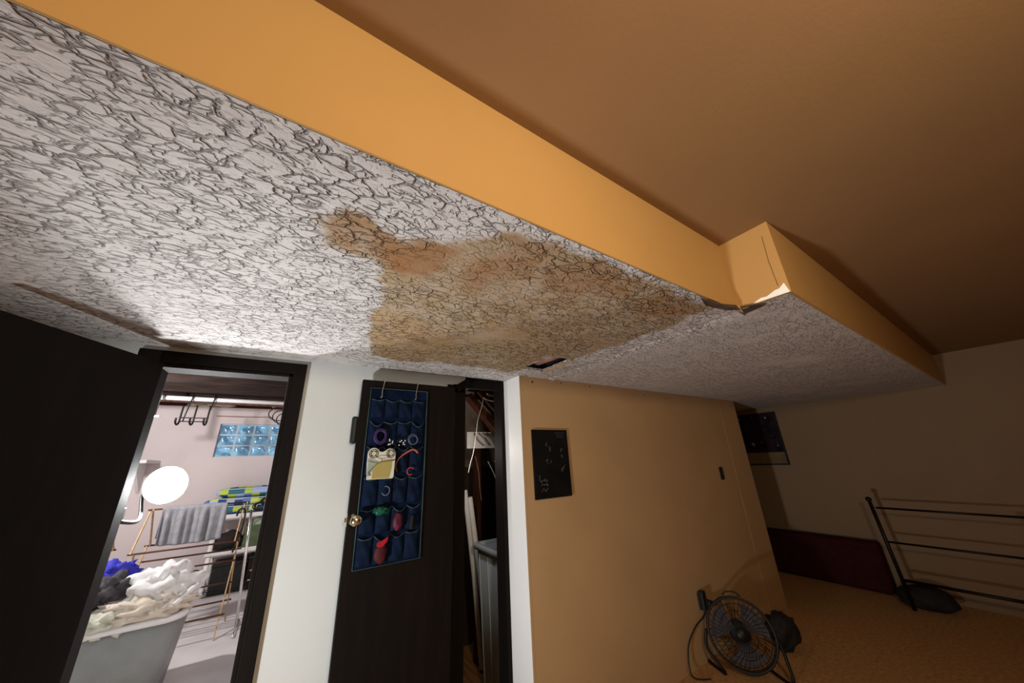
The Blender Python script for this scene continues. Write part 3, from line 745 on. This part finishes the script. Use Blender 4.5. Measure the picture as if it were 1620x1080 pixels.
for s_ in (-1, 1):
    b = MB(); b.tube(smooth([fc+fu*s_*(FR+.012)-fx*.02, fc+fu*s_*(FR+.03)-Vector((0,0,.12)), Vector((fc.x,fc.y,.014))+fu*s_*.2+Vector((.0,-.05,0)), Vector((fc.x,fc.y,.014))+fu*s_*.2+Vector((.06,.10,0))]), .011, 8); b.build('stand_leg', M['blackmetal'], fn_)
MB().tube(smooth([fc+fv*(FR+.005)-fx*.06+fu*-.06, fc+fv*(FR+.03)-fx*.06+fu*-.03, fc+fv*(FR+.03)-fx*.06+fu*.03, fc+fv*(FR+.005)-fx*.06+fu*.06]), .006, 8).build('carry_handle', M['black'], fn_)
q = atZ(1236,985,.12)
tag(MB().blob((3.58,1.58,.13), (.12,.10,.135), .3, 2.2, 3, 4, flat=-.128).build('cloth_bundle', M['blackcloth']), 'dark cloth bundle on the floor right of the fan', 'cloth')

# ------------------------------------------------------------ right wall side
# framed print
pr_ = thing('framed_print', 'dark framed print with a tan strip on the far right wall', 'picture', (XR, 2.16, 1.305))
y0, y1 = atX(1250,735,XR-.02).y, atX(1250,735,XR-.02).y+.58
z1_, z0_ = atX(1222,651,XR-.02).z, atX(1250,735,XR-.02).z
b = MB(); t = .018
b.box((XR-.025,y0,z0_),(XR,y0+t,z1_)).box((XR-.025,y1-t,z0_),(XR,y1,z1_)).box((XR-.025,y0+t,z0_),(XR,y1-t,z0_+t)).box((XR-.025,y0+t,z1_-t),(XR,y1-t,z1_))
b.build('frame', M['black'], pr_)
MB().box((XR-.012,y0+t,z0_+t),(XR-.002,y1-t,z1_-t)).build('print', M['print'], pr_)
MB().box((XR-.014,y0+t,z0_+t),(XR-.012,y1-t,z0_+.17)).build('title_strip', M['matt'], pr_)
for (u, v, s_) in [(.62,.40,.05),(.42,.43,.02),(.16,.55,.012),(.8,.92,.03),(.2,.9,.03),(.5,.93,.02),(.1,.36,.02)]:
    MB().blob((XR-.012,y0+t+(y1-y0)*u,z0_+(z1_-z0_)*v), (.0025,s_*.45,s_*.6), .3, 2, 2, u).build('printed_figure', M['printspot'], pr_)
# maroon padded headboard-like mat along the wall
mt = thing('padded_mat', 'dark maroon padded mat standing on edge along the right wall', 'mat', (XR-.1, 2.0, 0))
def matpanel(ya, yb): return MB().box((XR-.19,ya,.002),(XR-.012,yb,.505))
matpanel(1.29, 2.75).build('cover', M['maroon'], mt, bevel=.05, seg=4)
MB().tube([(XR-.192,1.36,.44),(XR-.192,2.70,.44)], .004, 6).build('seam', M['maroon'], mt)
#('panel', M['maroon'], mt, bevel=.05, seg=4)
# metal bed-end leaning by the right wall
mf = thing('metal_bed_end', 'dark metal bed end with two rails at the far right', 'bed frame', (5.3, .8, 0))
for yy in (1.12, .15):
    b = MB(); b.tube([(5.3,yy,.0),(5.3,yy+.02,.5),(5.3,yy+.04,.96)], .016, 10); b.blob((5.3,yy+.042,.985), .026, 0, sub=2); b.build('post', M['blackmetal'], mf)
for zz in (.905, .585, .25): MB().tube([(5.3,1.13,zz),(5.3,.17,zz)], .010 if zz > .3 else .014, 8).build('rail', M['blackmetal'], mf)
tag(MB().blob((5.30,1.42,.09) if False else (5.46,1.05,.09), (.16,.20,.10), .25, 2, 3, 9, flat=-.088).build('black_bag', M['blackcloth']), 'black soft bag on the floor by the metal bed end', 'bag')

# ------------------------------------------------------------ closet under the stairs
YB = 3.25
b = MB(); b.box((CX0-.06,YD+WT,0),(CX0,YB,ZU)); b.box((1.96,1.99,0),(2.04,YB,ZU)); b.box((CX0-.06,YB,0),(2.04,YB+.08,ZU))
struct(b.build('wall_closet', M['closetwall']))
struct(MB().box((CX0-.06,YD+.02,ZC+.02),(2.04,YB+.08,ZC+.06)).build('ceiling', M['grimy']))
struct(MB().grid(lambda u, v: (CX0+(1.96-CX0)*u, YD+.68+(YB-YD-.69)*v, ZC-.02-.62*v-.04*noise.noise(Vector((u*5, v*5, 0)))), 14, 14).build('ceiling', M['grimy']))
for k, (a, c, yy) in enumerate([((752,640),(800,700),2.55),((764,628),(800,668),2.52)]):
    p0, p1 = atY(*a, yy), atY(*c, yy)
    d_ = (p1-p0)*.8
    tag(MB().bar(p0-d_*.3, p1+d_, .09, .045, (0,1,0)).build('stair_brace', M['stud']), ['lower diagonal timber brace inside the dark closet', 'upper diagonal timber brace inside the dark closet'][k], 'timber', 'timbers in the closet')
q0 = atY(758,760,2.9)
for k, xx in enumerate((q0.x, q0.x+.36)):
    tag(MB().box((xx-.02,2.9,.004),(xx+.022,2.99,1.78)).build('wall_stud', M['stud']), ['red brown upright stud behind the pale board in the closet', 'upright stud nearest the bright wall end in the closet'][k], 'timber', 'timbers in the closet')
qa, qb = atY(741,683,2.62), atY(800,708,2.62)
bp = thing('junction_board', 'pale grey board with loose wires fixed inside the closet', 'board', (qa.x+.15, 2.62, qb.z))
MB().box((qa.x,2.62,qb.z),(qb.x+.12,2.65,qa.z)).build('panel', M['greybox'], bp)
b = MB()
for k in range(5):
    x = qa.x+.05+.06*k
    b.tube(smooth([(x-.02*k,2.615,qa.z-.01),(x+.03,2.611,(qa.z+qb.z)/2+.02*math.sin(k)),(x+.09,2.613,qb.z+.02)]), .0028, 6)
b.build('wires', M['blackcloth'], bp)
def cable(pl, Y, r, label, m='cable'):
    tag(MB().tube(smooth([atY(a, c, y_) for (a, c), y_ in zip(pl, Y)]), r, 7).build('loose_cable', M[m]), label, 'cable', 'loose cables in the closet')
cable([(764,628),(770,632),(780,634),(788,630),(794,628)], [2.45]*5, .0035, 'short white cable curving across the closet top')
cable([(765,622),(763,640),(756,664),(753,690),(749,715),(744,734),(741,748)], [2.5]*7, .0030, 'long white cable hanging in front of the grey closet board')
cable([(772,730),(782,750),(788,768),(797,779)], [2.6]*4, .003, 'thin white cable crossing low behind the closet jamb')
cable([(783,729),(790,735),(797,744)], [2.5]*3, .0035, 'short pale cable end beside the closet jamb')
cable([(752,722),(757,745),(759,770),(762,792)], [2.8]*4, .003, 'thin brown cable hanging by the closet stud', 'rust')
q = atY(771,623,2.45); tag(MB().blob(q, (.012,.01,.006), 0, sub=2).build('cable_end', M['cable']), 'small white cable end near the closet ceiling', 'cable')
# white rolled tubes leaning at the back left
qa, qb = atY(748,778,2.62), atY(762,925,2.62)
for k, (dx, lab) in enumerate([(0.0, 'leftmost white roll leaning in the closet behind the bin'), (.055, 'right hand white roll leaning in the closet behind the bin')]):
    top = Vector((qa.x+dx*.9+.03, 2.84, qa.z-.06*k)); bot = Vector((qb.x+dx*1.1+.10, 2.82, .03))
    tag(MB().tube([bot, (top+bot)/2+Vector((.01,0,0)), top], .021, 14).build('paper_roll', M['cotton']), lab, 'roll', 'white rolls in the closet')
# plastic storage bin
bn = thing('storage_bin', 'tall pale blue plastic bin on the closet floor', 'bin', (1.555, 2.46, .004))
bx, by, bz = 1.555, 2.46, .94
def ring(hx, hy, z, rad, n=6):
    out = []
    for (sx, sy, a0) in ((1,1,0),(-1,1,PI/2),(-1,-1,PI),(1,-1,3*PI/2)):
        for i in range(n+1):
            a = a0+PI/2*i/n; out.append((bx+sx*(hx-rad)+rad*math.cos(a), by+sy*(hy-rad)+rad*math.sin(a), z))
    return out
def loft(rs, mi=0, cap0=True, cap1=False):
    b = MB(); V = [[b.bm.verts.new(p) for p in r] for r in rs]; n = len(V[0])
    for A, B in zip(V, V[1:]):
        for j in range(n): fcc = b.bm.faces.new((A[j], A[(j+1)%n], B[(j+1)%n], B[j])); fcc.smooth = True
    if cap0: b.bm.faces.new(V[0][::-1])
    if cap1: b.bm.faces.new(V[-1])
    return b
loft([ring(.20,.15,.006,.04), ring(.238,.20,.90,.05), ring(.228,.19,.90,.05), ring(.19,.14,.02,.035)], cap1=True).build('body', M['binblue'], bn)
loft([ring(.236,.198,.885,.05), ring(.258,.22,.89,.055), ring(.258,.22,.925,.055), ring(.230,.192,.93,.05), ring(.228,.19,.885,.05)], cap0=False).build('rim', M['binblue'], bn)
b = MB()
for (x_, y_) in [(-.12,0),(0,0),(.12,0)]: b.tube([(bx-.205,by+x_,.06),(bx-.236,by+x_*1.1,.86)], .006, 6)
b.build('ribs', M['binblue'], bn)
tag(MB().blob((bx,by,.85), (.20,.16,.05), .35, 2.5, 3, 3).build('folded_sheet', M['binlid']), 'sage green folded plastic sheet inside the pale blue bin', 'sheet')

# ------------------------------------------------------------ laundry room
YW = 6.9
b = MB()
wx0, wx1, wz0, wz1 = -1.075, .02, 1.760, 2.262
b.box((-3.2,YW,0),(wx0,YW+.25,2.52)); b.box((wx1,YW,0),(.8,YW+.25,2.52)); b.box((wx0,YW,0),(wx1,YW+.25,wz0)); b.box((wx0,YW,wz1),(wx1,YW+.25,2.52))
struct(b.build('wall_laundry_back', M['pink']))
struct(MB().box((-3.3,YD+WT,0),(-3.2,YW+.25,2.85)).build('wall_laundry_left', M['pink']))
struct(MB().box((.72,YD+WT,0),(.80,YW+.25,2.85)).build('wall_laundry_right', M['pink']))
struct(MB().box((-3.3,YD+WT,2.78),(.80,YW+.3,2.85)).build('ceiling', M['joist']))
struct(MB().box((-3.2,YW-.0,2.52),(.72,YW+.25,2.80)).build('trim_7', M['redwood']))
for k, yy in enumerate((2.75, 3.3, 3.85, 4.4, 4.95, 5.5, 6.05)):
    struct(MB().box((-3.2,yy,2.50),(.72,yy+.045,2.78)).build('trim_%d' % (10+k), M['joist']))
# glass block window
wd = bpy.data.objects.new('window_1', None); C.objects.link(wd); wd.location = ((wx0+wx1)/2, YW+.1, wz0); struct(wd)
nx, nz = 5, 3; gw, gh = (wx1-wx0)/nx, (wz1-wz0)/nz; mtw = .026
b = MB()
for i in range(nx+1): b.box((wx0+gw*i-mtw/2,YW+.055,wz0),(wx0+gw*i+mtw/2,YW+.13,wz1))
for j in range(nz+1): b.box((wx0,YW+.056,wz0+gh*j-mtw/2),(wx1,YW+.129,wz0+gh*j+mtw/2))
b.build('mortar_grid', M['mortar'], wd)
for i in range(nx):
    for j in range(nz):
        x0_, x1_ = wx0+gw*i+mtw/2, wx0+gw*(i+1)-mtw/2; za, zb = wz0+gh*j+mtw/2, wz0+gh*(j+1)-mtw/2
        def gb(u, v, x0_=x0_, x1_=x1_, za=za, zb=zb):
            e_ = min(u, 1-u, v, 1-v)
            return (x0_+(x1_-x0_)*u, YW+.06-.012*min(1, e_*7)+.006*math.sin(u*9+v*4+i)*min(1, e_*5), za+(zb-za)*v)
        g_ = MB(); g_.grid(gb, 10, 10); g_.box((x0_,YW+.062,za),(x1_,YW+.12,zb)); g_.build('glass_block', M['glass'], wd)
# pipes and cables along the top of the back wall
tag(MB().tube([(-3.1,5.62,2.44),(.6,5.62,2.425)], .028, 12).build('conduit_pipe', M['whiteplastic']), 'white pipe running below the laundry joists', 'pipe', 'pipes under the laundry joists')
tag(MB().tube([(-3.1,6.2,2.50),(-1.0,6.22,2.49),(.6,6.2,2.47)], .022, 12).build('copper_pipe', M['rust']), 'thin rust brown pipe behind the white laundry pipe', 'pipe', 'pipes under the laundry joists')
tag(MB().tube(smooth([atY(343,658,YW-.01), atY(390,659.5,YW-.01), atY(430,660,YW-.01)]), .008, 6).build('wall_cable', M['rust']), 'thin cable run on the wall above the glass block window', 'cable')
# crumpled insulation along the sill
for k, (a, c, s_) in enumerate([(318,640,.09),(336,637,.08),(352,640,.10),(410,637,.09),(432,640,.08)]):
    q = atY(a, c, 6.85)
    tag(MB().blob(q, (s_*1.5, .07, .035), .8, 3.5, 3, k).build('insulation_scrap', M['linen']), 'crumpled pale insulation scrap on the laundry wall top, %s' % ['leftmost of the row', 'second from the left', 'in the middle of the row', 'second from the right', 'rightmost of the row'][k], 'insulation', 'insulation scraps on the laundry wall top')
# wire hook rack hanging from the pipe
qa, qb = atY(305,632,5.6), atY(340,633,5.6); zl = atY(300,667,5.6).z
hr = thing('hook_rack', 'dark wire hook rack hanging from the white laundry pipe', 'hook rack', ((qa.x+qb.x)/2, 5.58, zl-.03))
b = MB()
for x_ in (qa.x, qb.x): b.tube(smooth([(x_,5.66,2.40),(x_,5.65,2.475),(x_,5.60,2.48),(x_,5.575,2.43),(x_-.02,5.57,2.25),(x_-.03,5.57,zl)]), .007, 7)
for dz in (0, .045): b.tube([(qa.x-.06,5.57,zl+dz),(qb.x-.01,5.57,zl+dz)], .006, 7)
b.build('frame', M['blackmetal'], hr)
for k in range(3):
    x_ = qa.x-.06+(qb.x-qa.x+.04)*k/2
    MB().tube(smooth([(x_,5.57,zl+.20),(x_,5.565,zl+.05),(x_,5.56,zl-.02),(x_-.005,5.52,zl-.045),(x_-.01,5.47,zl-.02),(x_-.01,5.46,zl+.03)]), .010, 7).build('hook', M['blackmetal'], hr)
q = atY(246,650,5.52)
br = tag(MB().tube(smooth([Vector((q.x,q.y,2.505)), q+Vector((0,-.01,0)), q+Vector((0,-.02,-.05))]), .016, 8).box((q.x-.07,q.y-.03,q.z-.07),(q.x+.05,q.y+.0,q.z-.055)).build('pipe_hanger', M['alu']), 'small metal pipe hanger left of the wire hook rack', 'pipe hanger')
# hanging loops of cable
q = atY(446,655,5.0)
b = MB()
for k in range(3):
    c_ = q+Vector((.03*k-.02, .02*k, -.03*k)); rr = .10-.012*k
    b.tube([c_+Vector((rr*math.cos(a)*1.15, .02*math.sin(2*a), rr*math.sin(a)*(.8+.1*k))) for a in [2*PI*i/30 for i in range(30)]], .006, 7, closed=True)
b.tube([q+Vector((0,0,.07)), q+Vector((.01,.01,.30))], .005, 6)
tag(b.build('cable_coil', M['blackcloth']), 'looped dark cable hanging right of the hook rack in the laundry', 'cable')

# plastic shelf unit
SX0, SX1, SY0, SY1 = -.83, .12, 6.38, 6.82
sh = thing('shelf_unit', 'white plastic shelf unit below the glass block window', 'shelf unit', ((SX0+SX1)/2, 6.6, 0))
for z in (.97, .53): MB().box((SX0,SY0,z-.055),(SX1,SY1,z)).box((SX0+.03,SY0+.03,z-.075),(SX1-.03,SY1-.03,z-.055)).build('shelf', M['whiteplastic'], sh, bevel=.008)
for x_ in (SX0+.045, SX1-.045):
    for y_ in (SY0+.045, SY1-.045): MB().lathe((x_,y_,0), (0,0,1), [(.0001,0),(.036,0),(.036,.04),(.028,.06),(.028,.92),(.0001,.92)], 14).build('leg', M['whiteplastic'], sh)
# stacked long cushions on top
def cushion(x0, x1, z0, z1, label, seed, y0=SY0+.01, y1=SY1-.02):
    cx, cy, cz = (x0+x1)/2, (y0+y1)/2, (z0+z1)/2
    th = thing('seat_cushion', label, 'cushion', (cx, cy, z0), 'patchwork cushions on the shelf unit')
    def sup(u, v):
        a = 2*PI*u; b_ = PI*(v-.5); e1, e2 = .28, .55
        f_ = lambda t, e: math.copysign(abs(t)**e, t)
        return (cx+(x1-x0)/2*f_(math.cos(b_), e2)*f_(math.cos(a), e1), cy+(y1-y0)/2*f_(math.cos(b_), e2)*f_(math.sin(a), e1), cz+(z1-z0)/2*f_(math.sin(b_), .7)+.006*math.sin(a*3+seed))
    MB().grid(sup, 48, 16).build('cover', M['stripe'], th)
    b = MB()
    b.tube([sup(i/48, .74) for i in range(48)], .009, 6, closed=True); b.build('piping', M['binblue'], th)
cushion(-.86,-.02,.972,1.075,'lowest striped patchwork cushion on the white shelf', 1)
cushion(-.98,-.10,1.076,1.185,'middle striped patchwork cushion of the stack', 2)
cushion(-.87,-.09,1.186,1.315,'top blue and lime patchwork cushion of the stack', 3)
cushion(-.075,.30,1.10,1.27,'short patchwork cushion half hidden by the door frame', 4, SY0-.02, SY1-.1)
tag(MB().blob((-.02,6.46,1.34), (.16,.14,.10), .35, 2.2, 3, 6, flat=-.07).build('cloth_hat', M['blackcloth']), 'black cloth hat on the short cushion by the door frame', 'hat')
for k, (a, c) in enumerate([(412,800),(424,792)]):
    q = atY(a, c, 6.36)
    tag(MB().tube(coil(q, .06, 3, .005, 4+k, (1.2,.6,.8)), .007, 6).build('cable_bundle', M['blackcloth']), ['dark cable bundle left on the shelf top', 'dark cable bundle nearest the door frame on the shelf'][k], 'cable', 'cable bundles on the shelf top')
# lower shelf: bag, tote, carton
tag(MB().blob((-.62,6.5,.62), (.17,.16,.12), .4, 2.4, 3, 11, flat=-.088).build('black_garment', M['blackcloth']), 'crumpled black cloth at the left on the lower shelf', 'cloth')
tt = thing('tote_bag', 'moss green tote bag on the lower shelf', 'bag', (-.30, 6.50, .53))
def tot(u, v):
    a = 2*PI*u; k = 1-.10*v; f_ = lambda t: math.copysign(abs(t)**.5, t)
    return (-.30+.165*k*f_(math.cos(a)), 6.50+.11*k*f_(math.sin(a))-.006*math.sin(a*5+v*6), .532+.27*v)
b = MB().grid(tot, 32, 8); b.box((-.45,6.41,.532),(-.15,6.59,.54)); b.build('body', M['tote'], tt)
for y_ in (6.40, 6.60): MB().tube(smooth([(-.39,y_,.78),(-.37,y_,.87),(-.30,y_,.90),(-.23,y_,.87),(-.21,y_,.78)]), .010, 7).build('handle', M['tote'], tt)
MB().box((-.27,6.383,.56),(-.18,6.389,.605)).build('label_patch', M['label'], tt)
tag(MB().obox((-.30,6.50,.86), (1,.2,0), (-.2,1,0), (0,0,1), .075, .05, .075).build('carton', M['carton'], bevel=.004), 'pale green carton sticking out of the moss green tote', 'carton')
tag(MB().blob((-.05,6.52,.63), (.10,.13,.11), .3, 2.3, 3, 14, flat=-.098).build('dark_bag', M['charcoal']), 'charcoal bag beside the tote, next to the door frame', 'bag')
# under the shelf
def crate(x0, x1, y0, y1, z1, m, label, name='storage_crate'):
    t_ = thing(name, label, 'crate', ((x0+x1)/2, (y0+y1)/2, .0), 'boxes under the shelf')
    MB().box((x0,y0,.002),(x1,y1,z1-.03)).build('body', M[m], t_, bevel=.006)
    MB().box((x0-.01,y0-.01,z1-.03),(x1+.01,y1+.01,z1)).build('lid', M['black'], t_, bevel=.004)
crate(-.72,-.36,6.44,6.80,.36,'blackcloth','black crate at the left under the lower shelf')
crate(-.33,.02,6.44,6.80,.40,'joist','dark brown crate at the right under the lower shelf')
crate(-1.22,-.90,6.45,6.78,.20,'red','small red crate left of the shelf unit')
tag(MB().blob((-1.08,6.55,.26), (.20,.16,.06), .5, 3, 3, 17, flat=-.057).build('black_garment', M['charcoal']), 'charcoal cloth lying on the small red crate', 'cloth')
b = MB()
for k in range(36):
    x_ = -.75+.84*k/35; b.tube([(x_,6.36,.02),(x_+.012,6.36,.075)], .004, 5)
b.tube([(-.76,6.36,.02),(.10,6.36,.02)], .005, 6); b.tube([(-.76,6.36,.075),(.10,6.36,.075)], .005, 6)
tag(b.build('wire_edging', M['blackmetal']), 'low black wire edging in front of the crates', 'wire edging')

# wooden drying rack
def drying_rack(ox, x0, x1, label, ztop=1.20):
    rk = thing('drying_rack', label, 'drying rack', (ox+(x0+x1)/2, 5.1, 0), 'wooden drying racks')
    for x_ in (x0, x1):
        ya, yb = 4.86, 5.34
        for (p, q_) in [((ya,0),(yb-.02,.84)),((yb,0),(ya+.02,.84)),((ya+.02,.84),(5.12,ztop)),((yb-.02,.84),(5.08,ztop+.0))]:
            dx = .012 if p[0] > 5.1 else -.012
            MB().bar((ox+x_+dx,p[0],p[1]), (ox+x_+dx,q_[0],q_[1]), .020, .010, (0,1,0)).build('slat', M['tanwood'], rk)
    for (y_, z_) in [(4.88,.84),(5.32,.84),(4.90,.66),(5.10,.42),(5.29,.70),(4.87,.20),(5.33,.20),(5.1,ztop)]:
        MB().tube([(ox+x0-.03,y_,z_),(ox+x1+.03,y_,z_)], .0085, 7).build('dowel', M['browndowel'], rk)
    return rk
drying_rack(0, -1.16, -.40, 'wooden drying rack with a grey towel in the laundry')
drying_rack(-1.0, -1.05, -.42, 'wooden drying rack half hidden behind the left door edge', 1.12)
# grey towel over the rack's top dowel
tx0, tx1 = -1.08, -.56
def tw(u, v):
    s_ = (v-.5)*2; L_ = .36 if s_ < 0 else .30; s_ = s_*L_
    fold = .018*math.sin(u*30+2*math.sin(u*7))+.010*math.sin(u*55)
    if abs(s_) < .02: y_, z_ = 5.1+s_, 1.2115-.01*abs(s_)/.02
    else: y_, z_ = 5.1+math.copysign(.02+.03*abs(s_), s_)+fold*min(1, abs(s_)*7), 1.203-abs(s_)+.02
    return (tx0+(tx1-tx0)*u+.05*s_*(u-.3)+(.04 if s_ < 0 else 0)*abs(s_), y_, z_-.02*math.sin(u*3)*abs(s_)*2)
t_ = MB().grid(tw, 60, 40, ).build('towel', M['towel'], fixn=False)
sm = t_.modifiers.new('thick', 'SOLIDIFY'); sm.thickness = .006; sm.offset = 1
tag(t_, 'grey towel draped over the top of the drying rack', 'towel')
# chrome garment rack right of it
cr_ = thing('garment_rack', 'chrome pole rack standing right of the wooden drying rack', 'garment rack', (-.20, 5.0, 0))
p0, p1 = atY(372,970,5.0), atY(398,806,5.0)
q_t = Vector((p1.x+.0, 5.0, p1.z)); q_b = Vector((p0.x+.03, 5.0, .01))
MB().tube([q_b, q_t], .013, 10).build('pole', M['chrome'], cr_)
MB().tube([q_b+Vector((.62,0,0)), q_t+Vector((.6,0,0))], .013, 10).build('pole', M['chrome'], cr_)
for zz in (.52, .43, 1.16): MB().tube([(q_b.x+.04*zz,5.0,zz),(q_b.x+.62,5.0,zz+.01)], .006, 8).build('crossbar', M['chrome'], cr_)
for dx in (0, .62): MB().tube([(q_b.x+dx,4.78,.014),(q_b.x+dx,5.22,.014)], .012, 8).build('foot', M['chrome'], cr_)
tag(MB().tube(smooth([(q_t.x-.12,5.0,q_t.z-.05),(q_t.x-.11,4.99,q_t.z+.01),(q_t.x-.07,4.98,q_t.z+.02),(q_t.x-.05,4.98,q_t.z-.03),(q_t.x-.05,4.97,q_t.z-.18),(q_t.x-.09,4.97,q_t.z-.40)]), .009, 8).build('hose', M['blackcloth']), 'dark hose looped between drying rack and chrome pole', 'hose')
# white wall shelf at the far left
q = atY(212,730,6.3)
lg = thing('wall_ledge', 'white ledge board on the laundry wall left of the lamp', 'shelf', (q.x-.2, 6.6, q.z))
MB().box((q.x-.9,6.35,q.z-.02),(q.x+.10,6.9,q.z+.02)).build('board', M['whiteplastic'], lg, bevel=.004)
MB().prism([(q.x-.05,6.88,q.z-.02),(q.x-.05,6.45,q.z-.02),(q.x-.05,6.88,q.z-.4)], (.03,0,0)).build('bracket', M['whiteplastic'], lg)

# laundry basket with its heap of clothes
bkx, bky = -.86, 4.12
bx, by = bkx, bky
bk_ = thing('laundry_basket', 'grey and white laundry basket heaped with clothes in the doorway', 'basket', (bkx, bky, 0))
loft([ring(.24,.22,.004,.09), ring(.30,.27,.52,.11), ring(.285,.255,.52,.10), ring(.225,.205,.02,.08)], cap1=True).build('body', M['greyplastic'], bk_)
loft([ring(.295,.265,.50,.10), ring(.33,.30,.51,.12), ring(.33,.30,.54,.12), ring(.285,.255,.545,.10), ring(.28,.25,.50,.10)], cap0=False).build('rim', M['whiteplastic'], bk_)
def garment(name, m, c, r, seed, label, amp=.35, fr=2.6):
    tag(MB().blob(c, r, amp, fr, 4, seed).build(name, M[m]), label, 'clothing', 'clothes heaped in the laundry basket')
garment('crumpled_sheet', 'cotton', (-.76,4.16,.66), (.23,.20,.17), 21, 'white crumpled cotton cloth forming the top right of the heap', .45, 3.2)
garment('crumpled_shirt', 'linen', (-.80,3.98,.585), (.26,.15,.10), 22, 'cream linen shirt at the front of the laundry heap', .5, 3.0)
garment('crumpled_trousers', 'charcoal', (-1.03,4.10,.70), (.13,.16,.13), 23, 'charcoal trousers at the left of the laundry heap', .45, 3.0)
garment('crumpled_socks', 'blackcloth', (-1.10,4.02,.60), (.11,.12,.10), 24, 'black cloth below the charcoal trousers in the heap', .4, 3.0)
garment('blue_shirt', 'royal', (-1.10,4.28,.80), (.14,.12,.09), 25, 'royal blue top at the upper left of the heap', .45, 3.0)
garment('crumpled_blouse', 'cream', (-.96,3.92,.56), (.15,.11,.09), 26, 'pale yellowish blouse at the lower left of the heap', .5, 3.2)
# white cords and sleeves along the rim
for k in range(6):
    a = [(.02*k, 0), (.10+.01*k, .01)]
    tag(MB().tube(smooth([(-.92+.06*k,3.84+.012*k,.545+.01*k),(-.80+.05*k,3.90+.02*k,.60+.012*k),(-.68+.03*k,3.99+.03*k,.615+.01*k),(-.58+.006*k,4.06+.04*k,.585)]), .018, 8).build('white_strap', M['cotton']),
        ['front white strap of the six draped on the basket rim', 'second white strap draped on the basket rim', 'third white strap draped on the basket rim', 'fourth white strap draped on the basket rim', 'fifth white strap draped on the basket rim', 'rearmost white strap of the six on the basket rim'][k], 'strap', 'white straps on the basket rim')
